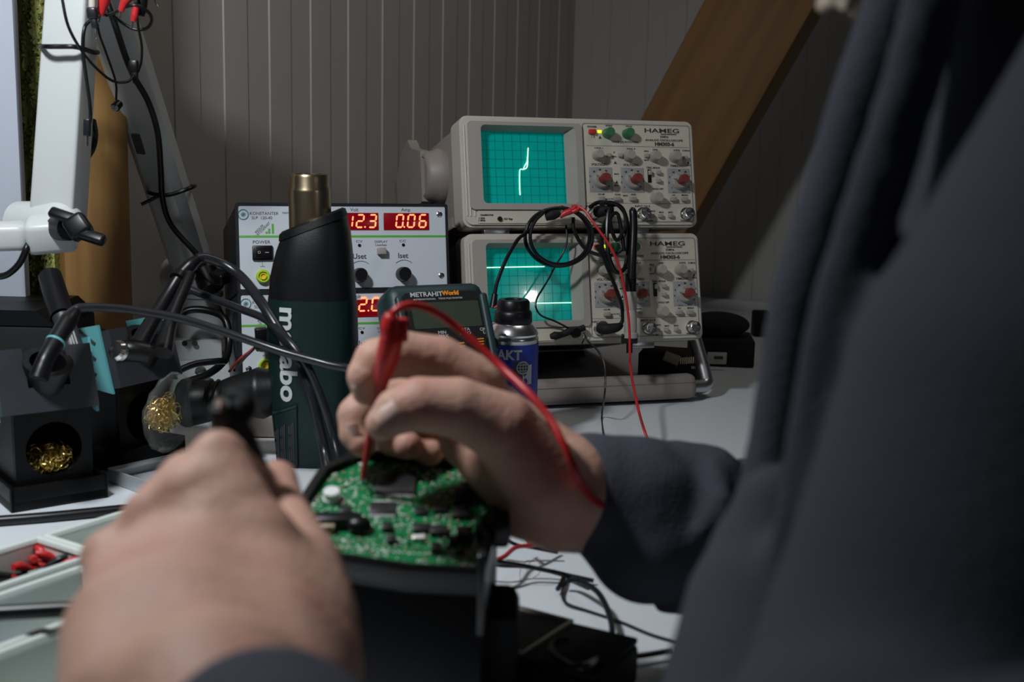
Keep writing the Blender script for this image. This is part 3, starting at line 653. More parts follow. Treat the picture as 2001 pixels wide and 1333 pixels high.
c_ = thing('test_clip', 'black clip hanging rightmost at the top of the slanted arm', 'clip', Matrix.Identity(4))
obj('insulator', MB().tube([P(279, -20, 1.05), P(277, 10, 1.05), P(274, 31, 1.05)], [.0048, .0046, .0036], 12), M_['black'], c_)
obj('wire', MB().tube([P(266, 6, 1.04), P(270, 50, 1.06), P(277, 90, 1.10), P(276, 120, 1.13), P(270, 140, 1.15)], .0012), M_['rubber'], c_)
cb = MB(); cb.tube([P(198, 24, 1.05), P(210, 30, 1.06), P(228, 22, 1.05), P(250, 12, 1.04), P(272, 12, 1.04), P(292, 26, 1.05), P(296, 42, 1.06), P(285, 56, 1.07), P(262, 57, 1.07), P(238, 44, 1.07), P(222, 32, 1.06), P(205, 26, 1.06)], .0014)
tag(obj('thin_wire', cb, M_['rubber']), 'black wire loop hung around the top of the slanted arm', 'wire')
cc = MB(); cc.box(P(261, 130, 1.155), (.009, .008, .012), bev=.002); cc.box(P(263, 146, 1.155), (.006, .006, .010), bev=.001); cc.cyl(P(262, 150, 1.15), P(262, 163, 1.15), .0011)
tag(obj('cable_clip', cc, M_['black']), 'small black cable clip on the slanted arm where wires meet', 'clip')
cb = MB(); cb.tube([P(298, -12, 1.2), P(303, 4, 1.2), P(309, 14, 1.2)], .0008); tag(obj('thin_wire', cb, M_['chrome']), 'bare wire end at the top right of the slanted arm', 'wire')

# ------------------------------------------------------------------ heat gun
go = PZ(618, 897); gD = go.y; mm = gD/F
def gz(y): return P(618, y, gD).z - go.z
gM = Matrix.Translation(go)
gun = thing('heat_gun', 'dark green and black heat gun standing upright with bronze nozzle', 'heat gun', gM)
def loft(mb, secs, n=40, ex=2.6, shear=None):
    V = []; Fc = []
    for (z, cx_, cy_, rx, ry) in secs:
        for k in range(n):
            a = 2*PI*k/n; c, s_ = math.cos(a), math.sin(a)
            x = cx_+rx*abs(c)**(2/ex)*(1 if c > 0 else -1); y = cy_+ry*abs(s_)**(2/ex)*(1 if s_ > 0 else -1)
            V.append((x, y, z+(shear(x, z) if shear else 0)))
    for i in range(len(secs)-1):
        for k in range(n): k2 = (k+1) % n; Fc.append((i*n+k, i*n+k2, (i+1)*n+k2, (i+1)*n+k))
    Fc.append(tuple(range(n-1, -1, -1))); Fc.append(tuple(range((len(secs)-1)*n, len(secs)*n)))
    return mb.add(V, Fc)
def GX(x): return (x-618)*mm
gsec = [(gz(y), GX((l+r)/2), 0, (r-l)/2*mm, (r-l)/2*mm*.95) for y, l, r in ((897, 542, 694), (850, 537, 697), (800, 532, 699), (740, 528, 701), (660, 525, 701), (600, 526, 699), (579, 528, 697))]
body = loft(MB(), gsec); obj('housing', body, M_['gung'], gun)
hsec = [(gz(y), GX((l+r)/2), 0, (r-l)/2*mm, (r-l)/2*mm*.95) for y, l, r in ((579, 528.5, 696.5), (540, 532, 694), (500, 538, 690), (470, 544, 686), (447, 551, 679), (446, 549, 681), (432, 550, 676), (428, 556, 670), (430, 572, 655))]
def shr(x, z):
    k = max(0, min(1, (z-gz(540))/(gz(440)-gz(540)))); return k*(x-GX(615))*.42
obj('nozzle_collar', loft(MB(), hsec, shear=shr), M_['gunk'], gun)
nz = MB(); rN = 41*mm; nz.lat((GX(609), 0, gz(470)), (GX(607), 0, gz(300)), [(rN, 0), (rN, gz(374)-gz(470)), (rN*.99, gz(370)-gz(470)), (rN*.92, gz(364)-gz(470)), (rN*.92, gz(346)-gz(470)), (rN*.87, gz(341)-gz(470)), (rN*.78, gz(340)-gz(470)), (rN*.76, gz(350)-gz(470)), (rN*.74, gz(400)-gz(470))], 40, None)
nzo = obj('nozzle', nz, M_['brass'], gun); obj('nozzle_bore', MB().cyl((GX(607), 0, gz(372)), (GX(607), 0, gz(368)), rN*.74, n=30), M_['ink'], nzo)
hd = MB(); hp = [(545, 762, 40), (510, 768, 52), (470, 772, 42), (435, 780, 36), (405, 784, 42), (375, 786, 48), (358, 786, 47), (350, 786, 40)]
hd.tube([P(x, y, gD-.005)-go for x, y, r in hp], [r*mm for x, y, r in hp], 24); obj('handle', hd, M_['gunk'], gun)
hc_ = MB(); q0 = P(352, 786, gD-.005)-go; hc_.ell(q0+Vector((.008, 0, 0)), (.014, .0235, .0235)); obj('handle_cap', hc_, M_['gung'], gun)
for k, x in enumerate((408, 422, 437)):
    r = (40-k*1.0)*mm; c_ = P(x, 781, gD-.005)-go
    obj('grip_ring', MB().tube([c_+Vector((.002*math.cos(a), r*math.sin(a), r*math.cos(a))) for a in [2*PI*i/16 for i in range(16)]], .0012, 6, True, 2), M_['gunk'], gun)
tg = MB(); tg.tube([P(470, 800, gD-.03)-go, P(452, 815, gD-.03)-go, P(440, 835, gD-.03)-go], .006, 10); obj('trigger', tg, M_['black'], gun)
# raised vent panel on the lower left front
def gy(x, z):
    for a, b in zip(gsec, gsec[1:]):
        if a[0] <= z <= b[0]:
            t = (z-a[0])/(b[0]-a[0]); cx_ = a[1]*(1-t)+b[1]*t; rx = a[3]*(1-t)+b[3]*t; ry = a[4]*(1-t)+b[4]*t
            q = min(.999, abs((x-cx_)/rx)); return -ry*(1-q**2.6)**(1/2.6)
    return -.03
def gpatch(mb, pts, off, th=.0015):
    V = [(GX(x), gy(GX(x), gz(y))-off-th, gz(y)) for x, y in pts]+[(GX(x), gy(GX(x), gz(y))-off+th, gz(y)) for x, y in pts]; n = len(pts)
    mb.add(V, [tuple(range(n)), tuple(range(2*n-1, n-1, -1))]+[(i, n+i, n+(i+1) % n, (i+1) % n) for i in range(n)], None, False)
vp = MB(); cols = [542+k*4 for k in range(14)]
for a, b in zip(cols, cols[1:]): gpatch(vp, [(a, 796-(a-542)*.40), (b, 796-(b-542)*.40), (b, 893), (a, 893)], .0008)
vpo = obj('vent_panel', vp, M_['gung'], gun)
sl = MB(); 
for a, b in zip(cols, cols[1:]):
    gpatch(sl, [(a, 798-(a-542)*.40), (b, 798-(b-542)*.40), (b, 794.5-(b-542)*.40), (a, 794.5-(a-542)*.40)], .0024, .0008)
obj('panel_edge', sl, M_['dmmg'], vpo)
for ci, (x0, yt) in enumerate(((545, 822), (559, 812), (577, 806))):
    for ri in range(3):
        v = MB(); y0 = yt+8+ri*25
        for s_ in range(3): gpatch(v, [(x0+s_*4, y0-s_*4+(3 if ri == 0 else 0)), (x0+s_*4+3, y0-s_*4-3+(3 if ri == 0 else 0)), (x0+s_*4+3, y0+17), (x0+s_*4, y0+17)], .0021, .0006)
        obj('vent_slot', v, M_['ink'], vpo)
lt = MB(); V, Fc = text_geo('metabo', .0225, 1.12, .0006)
xs = [v[0] for v in V]; L = (gz(592)-gz(770)); sc_ = L/(max(xs)-min(xs)); xmid = (max(xs)+min(xs))/2
V2 = []
for (x, y, z) in V:
    zz = (gz(592)+gz(770))/2-(x-xmid)*sc_; xx = GX(577)+y*1.0; V2.append((xx, gy(xx, zz)-.0006-z*4, zz))
lt.add(V2, Fc, None, False); obj('lettering', lt, M_['white'], gun)

# ------------------------------------------------------------------ multimeter
mt = P(944, 546, 1.13)
MF = Frame((0, 0, 0), math.radians(27), math.radians(27)); MF.o = mt - MF.w*.097 - MF.u*.170
MF.o.z = MF.o.z if MF.o.z-.044*math.sin(math.radians(27)) > DESK else DESK+.0005+.044*math.sin(math.radians(27))
dm = thing('multimeter', 'dark green boxed handheld multimeter leaning back beside the spray can', 'multimeter', MF.mat())
bt = MB(); bt.box((.0485, .022, .085), (.097, .044, .170), bev=.011, seg=3)
obj('rubber_boot', bt, M_['dmmg'], dm)
fp = MB(); fp.prism(rrect(.012, .090, .008, .159, .006), -.002, .0012, XZ); obj('face', fp, M_['blackm'], dm)
for xx in (.0085, .0925): obj('side_rail', beam(MB(), (xx, -.0015, .02), (xx, -.0015, .156), .008, .007, 0, .003), M_['dmmg'], dm)
l0 = MF.pan(797, 596); l1 = MF.pan(927, 586); l2 = MF.pan(946, 634); l3 = MF.pan(815, 648)
xl = (l0[0]+l3[0])/2; xr = (l1[0]+l2[0])/2; zb = (l2[1]+l3[1])/2; zt_ = (l0[1]+l1[1])/2
obj('display', MB().prism(rrect(xl, xr, zb, zt_, .002), 0, .0016, XZ), M_['lcd'], dm)
w_ = MB(); xx, zz = MF.pan(830, 577); put_text(w_, 'METRAHIT', xx+.001, zz, .0062, 1.1, .0001, y=-.0016); put_text(w_, 'INTERNATIONAL   TRMS MULTIMETER', xx+.012, zz-.0045, .0022, 1.3, 0, y=-.0016)
for t, px, py in (('MIN', 863, 651), ('MAX', 866, 658), ('DATA', 905, 645), ('ZERO', 908, 652), ('ON/OFF', 952, 644), ('LIGHT', 955, 650), ('FUNC', 930, 700)):
    xx, zz = MF.pan(px, py); put_text(w_, t, xx, zz, .0042, 1.1, 0, y=-.0016)
obj('lettering', w_, M_['whitep'], dm)
w_ = MB(); xx, zz = MF.pan(873, 574); put_text(w_, 'World', xx+.003, zz, .0056, 1.1, .0003, y=-.0016)
obj('brand_suffix', w_, M_['orange'], dm); w_ = MB()
for px, py in ((900, 671), (901, 677), (903, 683), (938, 663), (940, 668), (943, 673)):
    xx, zz = MF.pan(px, py); w_.box((xx, -.0014, zz), (.0065, .0005, .0011))
obj('key_marks', w_, M_['orange'], dm)
bq_ = MF.mat() @ Vector((.0485, .045, .11)); bw_ = Vector((bq_.x-.030, bq_.y+.055, DESK+.002)); MI = MF.mat().inverted(); obj('tilt_bail', beam(MB(), MI @ bq_, MI @ bw_, .05, .003, 0, .001), M_['blackm'], dm)
for px, py in ((886, 683), (921, 678), (958, 672)):
    xx, zz = MF.pan(px, py); k = MB(); k.lat((xx, 0, zz), (xx, -.004, zz), [(.0075, 0), (.007, .003), (.006, .0035), (.0003, .003)], 20); obj('round_key', k, M_['black'], dm)
xx = .049; k = MB(); knob(k, xx, .048, .019, .007, n=32); k.box((xx, -.009, .048), (.010, .004, .034), bev=.002); obj('selector_dial', k, M_['black'], dm)

# ------------------------------------------------------------------ spray can
cD = 1.205; cc_ = P(1001, 700, cD); cM = Matrix.Translation((cc_.x, cD, DESK)); cz = lambda y: P(1001, y, cD-.02).z-DESK
can = thing('spray_can', 'silver and blue aerosol can with black cap in front of lower oscilloscope', 'spray can', cM)
R_ = .0262
cn = MB(); cn.lathe([(R_-.003, 0), (R_, .003), (R_, cz(677)), (R_-.0003, cz(672)), (R_, cz(668)), (R_, cz(664)), (R_-.0012, cz(660)), (R_-.0002, cz(656)), (R_-.002, cz(648)), (R_-.006, cz(638)), (R_-.010, cz(633))], n=44); obj('can_body', cn, M_['can'], can)
cn = MB(); cn.lathe([(R_-.0075, cz(636)), (R_-.0068, cz(634)), (R_-.0072, cz(616)), (R_-.0085, cz(612)), (R_-.0095, cz(610)), (R_-.0098, cz(594)), (R_-.0115, cz(590)), (.010, cz(590)), (.009, cz(593)), (.0003, cz(593))], n=36)
cap = obj('cap', cn, M_['black'], can); 
cn = MB(); cn.lathe([(R_+.0003, .012), (R_+.0003, cz(674))], n=48, cap=False); obj('label', cn, M_['blue'], can)
lb = MB(); V, Fc = text_geo('KONTAKT', .0135, .95, .0005); xs = max(v[0] for v in V)
def wrap(V, zc, a0):
    o = []
    for x, y, z in V:
        a = a0+x/R_; o.append(((R_+.0006)*math.sin(a), -(R_+.0006)*math.cos(a), zc+y))
    return o
lb.add(wrap(V, cz(693), math.atan2(.012, R_)-xs/R_-.06), Fc, None, False)
gl = []
for a in range(20): gl.append((.0062*math.cos(a*PI/10), .0062*math.sin(a*PI/10), 0))
ga = .42
def wt(pts, r, closed=False):
    lb.tube([((R_+.0007)*math.sin(ga+x/R_), -(R_+.0007)*math.cos(ga+x/R_), cz(717)+y) for x, y, z in pts], r, 5, closed, 1)
wt(gl, .0006, True); wt([(x*.5, y, 0) for x, y, z in gl], .0004, True); wt([(-.006, 0, 0), (0, 0, 0), (.006, 0, 0)], .0004); wt([(0, -.006, 0), (0, .006, 0)], .0004)
for yy in (.003, -.003): wt([(-.0052, yy, 0), (0, yy, 0), (.0052, yy, 0)], .0004)
obj('lettering', lb, M_['whitep'], can)
pk = MB()
for k in range(12):
    a = .05+k*.045; b = a+.045
    def pt(a_, z_): return ((R_+.0004)*math.sin(a_), -(R_+.0004)*math.cos(a_), z_)
    pk.add([pt(a, cz(735)), pt(b, cz(735)), pt(b, cz(706)), pt(a, cz(706))], [(0, 1, 2, 3)], None, True)
obj('black_field', pk, M_['ink'], can)
wh = MB()
for k in range(8):
    a = .42+k*.05; h0, h1 = cz(752-3*(7-k) if k < 4 else 750), cz(745-k*6.5 if k < 6 else 712)
    wh.add([((R_+.0006)*math.sin(a_), -(R_+.0006)*math.cos(a_), z_) for a_, z_ in ((a, h0), (a+.05, h0), (a+.05, h1), (a, h1))], [(0, 1, 2, 3)], None, True)
obj('white_shape', wh, M_['whitep'], can)

# ------------------------------------------------------------------ soldering iron stands
def stand(o, tgt, label, wool_open, bag, yawoff=0):
    o = Vector(o); w = (Vector(tgt)-o); yaw = math.atan2(w.y, w.x)+yawoff; M = Matrix.Translation(o) @ Matrix.Rotation(yaw, 4, 'Z')
    t = thing('soldering_iron_stand', label, 'soldering iron stand', M, 'two soldering iron stands')
    b = MB(); b.box((.039, .060, .005), (.078, .12, .010), bev=.002); rring(b, [(x, z) for x, z in rrect(0, .078, 0, .019, .002)], rrect(.003, .075, .003, .016, .002), 0, .004) if False else None
    b.box((.039, .002, .010), (.078, .004, .020), bev=.001); b.box((.039, .118, .010), (.078, .004, .020), bev=.001); b.box((.002, .06, .010), (.004, .12, .020), bev=.001); b.box((.076, .06, .010), (.004, .12, .020), bev=.001)
    obj('base', b, M_['stand'], t)
    # body: front wall with a round opening
    bd = MB(); x0, x1, y0, z0, z1 = .008, .070, .012, .010, .083; cxh, czh, rh = .039, .045, .0225
    n = 32; outp = []
    for k in range(n):
        a = 2*PI*k/n; c, s_ = math.cos(a), math.sin(a); q = min((.031)/max(abs(c), 1e-6), (.036)/max(abs(s_), 1e-6)); outp.append((cxh+q*c, czh+q*s_))
    inn = [(cxh+rh*math.cos(2*PI*k/n), czh+rh*math.sin(2*PI*k/n)) for k in range(n)]
    rring(bd, outp, inn, y0, y0+.006)
    bd.box((x0+.0015, y0+.030, .046), (.003, .058, .074)); bd.box((x1-.0015, y0+.030, .046), (.003, .058, .074)); bd.box((.039, y0+.058, .046), (.062, .003, .074)); bd.box((.039, y0+.030, .081), (.062, .058, .003)); bd.box((.039, y0+.03, .022), (.056, .056, .003))
    obj('body', bd, M_['stand'], t)
    # bracket: U-shaped plate leaning back, teal cheeks behind
    BM = Matrix.Translation((0, .006, .078)) @ Matrix.Rotation(math.radians(-14), 4, 'X')
    u = MB(); pts = [(-.004, 0), (.072, 0), (.070, .052), (.050, .052), (.051, .020), (.018, .020), (.016, .052), (-.004, .052)]
    u.prism(pts, -.004, .010, BM @ XZ); obj('bracket', u, M_['standg'], t)
    for xx in (-.005, .073):
        c_ = MB(); c_.prism([(.004, -.004), (.050, .000), (.066, .046), (.020, .056)], -.0012, .0012, Matrix.Translation((xx, 0, .078)) @ Matrix(((0, 0, 1, 0), (1, 0, 0, 0), (0, 1, 0, 0), (0, 0, 0, 1))))
        ck = obj('side_plate', c_, M_['tealp'], t)
        for q_ in (.012, .026, .040):
            obj('slot', MB().box((xx, .033, .078+q_+.004), (.004, .022, .0026), rx=math.radians(28)), M_['ink'], ck)
    cone = MB(); cone.lat((.034, .018, .090), (.034, .002, .120), [(.015, 0), (.0165, .020), (.019, .030), (.0195, .034), (.014, .034), (.012, .01), (.001, .01)], 28); obj('holder_funnel', cone, M_['black'], t)
    # brass wool
    wl = MB(); R0 = .020
    for k in range(170):
        c0 = Vector(rng.normal(size=3)); c0.normalize(); c0 *= R0*(.5+.45*rng.random()); c0 = Vector((c0.x, c0.y*.8, c0.z*.55)); ax = Vector(rng.normal(size=3)).normalized(); e = ax.orthogonal().normalized(); f_ = ax.cross(e); rr = .0025+.004*rng.random()
        pts = [c0+(e*math.cos(a)+f_*math.sin(a))*rr+ax*a*.0008 for a in [i*.8 for i in range(9)]]
        wl.tube(pts, .00045, 4, sub=2)
    wm = wl.mesh('brass_wool')
    wo = bpy.data.objects.new('brass_wool', wm); wm.materials.append(M_['swarf']); COL.objects.link(wo); wo['kind'] = 'stuff'; wo.parent = t
    wo.location = (.039, y0+.016, .033 if wool_open else .050)
    if bag:
        wo.location = (.044, -.008, .048); wo.scale = (1.0, .7, 1.25)
    return t, M
s1_, SM1 = stand(PZ(22, 1004), PZ(204, 974), 'black soldering iron stand nearest the left edge, brass wool low in its opening', True, False)
s2_, SM2 = stand(PZ(243, 928), PZ(362, 908), 'black soldering iron stand with teal side and bagged brass wool', False, True, .38)
bagm = MB(); bagm.ell((0, 0, 0), (.030, .014, .036), n=14); bg = bagm.mesh('plastic_bag')
for v in bg.vertices: v.co *= 1+.14*(rng.random()-.5)
bgo = obj('plastic_bag', bg, M_['film']); bgo.matrix_world = SM2 @ Matrix.Translation((.046, -.012, .050)) @ Matrix.Rotation(.5, 4, 'Y'); tag(bgo, 'clear crumpled plastic bag around brass wool on the second stand', 'plastic bag')
# irons
ir = thing('soldering_iron', 'black soldering iron with a teal ring resting in the left stand', 'soldering iron', Matrix.Identity(4))
obj('handle', MB().tube([P(75, 740, .90), P(84, 715, .905), P(92, 697, .91), P(113, 662, .925), P(135, 625, .94), P(150, 604, .95)], [.0075, .0068, .0066, .0074, .0070, .0040], 20), M_['black'], ir)
d_ = (P(135, 625, .94)-P(92, 697, .91)).normalized(); c0 = P(108, 670, .922)
obj('teal_ring', MB().cyl(c0-d_*.0008, c0+d_*.0012, .0078, .0078, 24), M_['tealp'], ir)
obj('cord', MB().tube([P(142, 612, .946), P(155, 602, .95), P(200, 601, .96), P(260, 606, .97), P(350, 622, .98), P(430, 646, .985), P(500, 670, .985), P(560, 690, .98), P(640, 712, .97), P(700, 730, .97), P(760, 800, .98), P(770, 900, PZ(770, 900).y)], .0036), M_['grcable'], ir)
fl = thing('flux_pump', 'black cylindrical desoldering pump leaning behind the left iron', 'desoldering pump', Matrix.Identity(4))
obj('barrel', MB().tube([P(98, 540, 1.04), P(110, 580, 1.02), P(122, 620, 1.0)], [.0098, .0102, .0098], 24, sub=3), M_['black'], fl)
obj('finned_section', MB().tube([P(122, 618, 1.0), P(150, 700, .98)], .0085, 20), M_['standg'], fl)
for k in range(3): obj('fin', MB().cyl(P(132+k*5, 648-k*2, .972), P(143+k*5, 682-k*2, .968), .0006, n=8), M_['armd'], fl)
obj('tip', MB().cyl(P(150, 698, .98), P(160, 760, .985), .006), M_['black'], fl)
tw = thing('soldering_iron', 'black twin-barrel soldering iron resting in the right stand', 'soldering iron', Matrix.Identity(4))
obj('barrel', MB().tube([P(262, 690, 1.0), P(300, 625, 1.03), P(330, 575, 1.05), P(352, 540, 1.06), P(372, 518, 1.065), P(388, 505, 1.07)], [.0085, .0068, .0060, .0060, .0058, .0042], 20), M_['black'], tw)
obj('barrel', MB().tube([P(318, 690, 1.0), P(330, 640, 1.02), P(345, 600, 1.035), P(362, 560, 1.05), P(372, 535, 1.06)], [.0085, .0062, .0056, .0052, .0050], 20), M_['black'], tw)
obj('clamp_ring', MB().cyl(P(346, 545, 1.055), P(352, 536, 1.06), .0070, .0070, 24), M_['black'], tw)
obj('nose', MB().tube([P(228, 690, .985), P(255, 685, .985), P(290, 690, .99)], [.0085, .0095, .0090], 18), M_['black'], tw)
obj('knob', MB().lat(P(236, 688, .975), P(226, 684, .97), [(.0085, 0), (.009, .004), (.007, .007), (.0005, .008)], 20), M_['chrome'], tw)
obj('cord', MB().tube([P(385, 506, 1.07), P(402, 504, 1.075), P(440, 518, 1.08), P(475, 545, 1.07), P(510, 590, 1.03), P(545, 645, 1.01), P(580, 700, 1.0), P(605, 760, .99), P(622, 830, .985), P(634, 880, .98), P(642, 925, .965), PZ(660, 985)+Vector((0, 0, .004))], .0046), M_['grcable'], tw)
cb = MB(); cb.tube([P(350, 556, 1.10), P(372, 566, 1.10), P(420, 585, 1.09), P(470, 604, 1.07), P(515, 622, 1.03), P(548, 650, 1.0), P(575, 680, .985), P(606, 725, .98), P(632, 790, .98), P(650, 850, .98), P(662, 900, .97), PZ(680, 985)+Vector((0, 0, .004))], .0036)
tag(obj('cable', cb, M_['grcable']), 'grey-black cable crossing the heat gun below the thicker cord', 'cable')
cb = MB(); cb.tube([P(395, 505, 1.3), P(412, 540, 1.33), P(430, 600, 1.35), P(430, 660, 1.34), P(400, 715, 1.30), P(370, 745, 1.28)], .005)
cb = MB(); cb.tube([P(340, 625, 1.34), P(370, 606, 1.35), P(410, 608, 1.35), P(440, 625, 1.34), P(447, 670, 1.33), P(438, 705, 1.31), P(405, 732, 1.28), P(360, 748, 1.26)], .0042)
tag(obj('cable', cb, M_['rubber']), 'black cable arching over the grey lamp base', 'cable')
cb = MB(); cb.tube([P(342, 728, 1.18), P(380, 712, 1.2), P(425, 706, 1.22), P(440, 706, 1.24)], .0035)
tag(obj('cable', cb, M_['rubber']), 'short black cable lying against the foot of the lamp base', 'cable')
for lab, pts, mt_ in (('thin red lead beside the lower power supply and gun handle', [(448, 726, 1.14), (465, 705, 1.16), (490, 685, 1.2), (505, 672, 1.21)], 'red'), ('thin black lead next to the red one at the gun handle', [(458, 724, 1.14), (478, 700, 1.17), (495, 683, 1.2), (505, 668, 1.21)], 'rubber')):
    cb = MB(); cb.tube([P(*p) for p in pts], .0013); tag(obj('thin_wire', cb, M_[mt_]), lab, 'wire')
bp = thing('banana_plug', 'black banana plug in the lower power supply behind the gun', 'plug', Matrix.Identity(4)); obj('plug_body', beam(MB(), P(510, 640, 1.21), P(512, 672, 1.21), .013, .013, .3, .002), M_['black'], bp); obj('collar', MB().cyl(P(512, 655, 1.215), P(516, 655, 1.235), .005), M_['ink'], bp)
# soldering station box at far left and cables over it
stb = MB(); beam(stb, P(20, 698, 1.08)+Vector((-.03, .06, -.07)), P(20, 652, 1.08)+Vector((-.03, .06, 0)), .15, .12, .0, .004)
q0 = P(100, 640, 1.06)
so_ = thing('soldering_station', 'black soldering station box at the left edge behind the stands', 'soldering station', Matrix.Translation((q0.x-.075, q0.y+.06, DESK)))
hgt = q0.z-DESK
obj('case', MB().box((0, 0, hgt/2), (.15, .11, hgt), bev=.004), M_['blackm'], so_)
obj('top_cover', MB().prism([(-.075, hgt), (.075, hgt), (.06, hgt+.014), (-.06, hgt+.014)], -.055, .05, Matrix(((1, 0, 0, 0), (0, 0, 1, 0), (0, 1, 0, 0), (0, 0, 0, 1)))), M_['stand'], so_)
cb = MB(); cb.tube([P(-30, 612, 1.12), P(0, 605, 1.12), P(30, 597, 1.12), P(60, 599, 1.12), P(85, 608, 1.12), P(110, 625, 1.14)], .0042); tag(obj('cable', cb, M_['rubber']), 'black cable arching over the soldering station at the left edge', 'cable')
cb = MB(); cb.tube([P(-10, 542, 1.05), P(15, 536, 1.05), P(38, 515, 1.05), P(52, 485, 1.05), P(56, 470, 1.06)], .0030); tag(obj('cable', cb, M_['rubber']), 'black cable drooping below the white lamp bracket at left', 'cable')
cb = MB(); cb.tube([P(160, 660, 1.2), P(185, 648, 1.2), P(212, 655, 1.2), P(235, 675, 1.18)], .0036); tag(obj('cable', cb, M_['rubber']), 'black cable bulging in front of the foot of the wooden post', 'cable')
# dark low box behind the gun, metal tray, rods
q0 = PZ(510, 858); tag(obj('dark_block', MB().box((q0.x, q0.y+.02, DESK+.012), (.10, .035, .022), bev=.002), M_['case']), 'dark low block lying between the heat gun and its handle', 'block')
t0, t1, t2_ = PZ(212, 942), PZ(345, 912), PZ(262, 992)
tw_ = (t1-t0).length; ty_ = math.atan2((t1-t0).y, (t1-t0).x)
ty2 = MB(); a_ = .075; ty2.box((tw_/2, -a_/2, .0012), (tw_, a_, .0016))
for c_, s_ in (((tw_/2, 0, .006), (tw_, .0015, .012)), ((tw_/2, -a_, .006), (tw_, .0015, .012)), ((0, -a_/2, .006), (.0015, a_, .012)), ((tw_, -a_/2, .006), (.0015, a_, .012)), ((tw_/2, -.004, .0105), (tw_, .006, .0012)), ((tw_/2, -a_*.5, .003), (tw_*.9, .003, .003))): ty2.box(c_, s_)
o = obj('metal_tray', ty2, M_['tray']); o.matrix_world = Matrix.Translation(t0+Vector((0, 0, .0005))) @ Matrix.Rotation(ty_, 4, 'Z'); tag(o, 'shallow galvanised metal tray partly behind the left hand', 'tray')
cb = MB(); cb.tube([PZ(-40, 1021, DESK+.004), PZ(100, 1010, DESK+.004), PZ(240, 996, DESK+.004), PZ(300, 990, DESK+.004)], .0042); tag(obj('cable', cb, M_['rubber']), 'thick black cable lying on the bench before the left stand', 'cable')
# compartment tray with clips
ZR = DESK+.042
C1, C2, C0 = PZ(75, 1050, ZR), PZ(181, 1083, ZR), PZ(-110, 1146, ZR)
e1 = (C2-C1); L1 = e1.length; e1.normalize(); e2 = (C0-C1); e2 = (e2-e1*e2.dot(e1)).normalized()
oM = Matrix.Identity(4)
for i, v in enumerate((e1, e2, Vector((0, 0, 1)))):
    for j in range(3): oM[j][i] = v[j]
oM.translation = C1-Vector((0, 0, .042))
def bin_(label, x0, y0, w, d, h=.041, zoff=0):
    t = thing('storage_bin', label, 'storage bin', oM @ Matrix.Translation((x0, y0, zoff)), 'pale storage bins on the bench')
    b = MB(); th = .0022
    b.box((w/2, d/2, .0018), (w-.004, d-.004, .003))
    for c_, s_ in (((w/2, th/2, h/2), (w, th, h)), ((w/2, d-th/2, h/2), (w, th, h)), ((th/2, d/2, h/2), (th, d, h)), ((w-th/2, d/2, h/2), (th, d, h))): b.box(c_, s_, bev=.0006)
    obj('tub', b, M_['bin'], t)
    r = MB(); rr_ = .0030
    for a, c_ in (((0, 0), (w, 0)), ((w, 0), (w, d)), ((w, d), (0, d)), ((0, d), (0, 0))): r.tube([(a[0], a[1], h-.001), (c_[0], c_[1], h-.001)], rr_, 8, sub=1)
    obj('rim', r, M_['bin'], t); return t
bin_('pale bin at the left edge holding red and black clips', 0, 0, L1, .16)
bin_('pale bin beyond the clip bin, half behind the left hand', .0, -.075, .15, .070)
bin_('pale bin nearer than the clip bin, with a paper inside', L1+.012, .018, .062, .16)
bin_('pale bin in the bottom left corner, nearest the camera', L1+.080, .018, .062, .16)
o = obj('paper_slip', MB().box((0, 0, 0), (.045, .05, .0006)), M_['paper']); o.matrix_world = oM @ Matrix.Translation((L1+.043, .09, .006)); tag(o, 'pale blue paper slip inside a storage bin', 'paper')
cb = MB(); a = PZ(-60, 1202, ZR+.012); b = PZ(140, 1190, ZR+.012); cb.tube([a, (a+b)/2, b, b+(b-a)*.4], .0042); tag(obj('cable', cb, M_['rubber']), 'thick black cable lying across the pale storage bins', 'cable')
# crocodile clips in the bin
def croc(name, lab, M, m_):
    t = thing('crocodile_clip', lab, 'clip', M, 'clips in the storage bin')
    for s_ in (1, -1):
        b = MB(); b.tube([(0, 0, s_*.0008), (.010, 0, s_*.003), (.022, 0, s_*.0052), (.030, 0, s_*.0046)], [.0022, .0036, .0042, .0030], 10)
        obj('cover', b, m_, t)
    obj('jaw', beam(MB(), (-.014, 0, 0), (.002, 0, 0), .003, .0035, 0, .0006), M_['chrome'], t)
    return t
spots = [(132, 1098, 200, 0), (108, 1102, 150, 0), (60, 1098, 300, 0), (70, 1112, 250, 0), (92, 1128, 40, 0), (25, 1166, 190, 0), (72, 1120, 30, 0)]
labs = ['red crocodile clip, rightmost in the bin', 'red crocodile clip second from the right in the bin', 'red crocodile clip arched at the middle of the pile', 'red crocodile clip leaning under the arched one', 'red crocodile clip lying at the near rim', 'red crocodile clip at the near left corner of the pile', 'black crocodile clip between the red ones']
for (px, py, az, k), lb_ in zip(spots, labs):
    q = PZ(px, py+6, DESK+.027); croc('c', lb_, Matrix.Translation(q) @ Matrix.Rotation(math.radians(az), 4, 'Z') @ Matrix.Rotation(math.radians(-18), 4, 'Y') @ Matrix.Diagonal((.7, .7, .7, 1)), M_['black'] if 'black' in lb_ else M_['red'])
for k in range(7):
    q = PZ(10+k*6+3*rng.random(), 1128+(k%3)*9+6*rng.random(), DESK+.028); dr = Vector((-.05, -.035, 0))
    cb = MB(); cb.tube([q+Vector((.02, .01, .002)), q, q+dr*.5+Vector((0, 0, .008)), q+dr+Vector((0, .01*rng.random(), 0)), q+dr*1.6-Vector((0, 0, .006))], .0028)
    tag(obj('test_lead', cb, M_['rubber']), 'black test lead bundled in the clip bin at the left edge', 'lead', 'black leads in the clip bin')
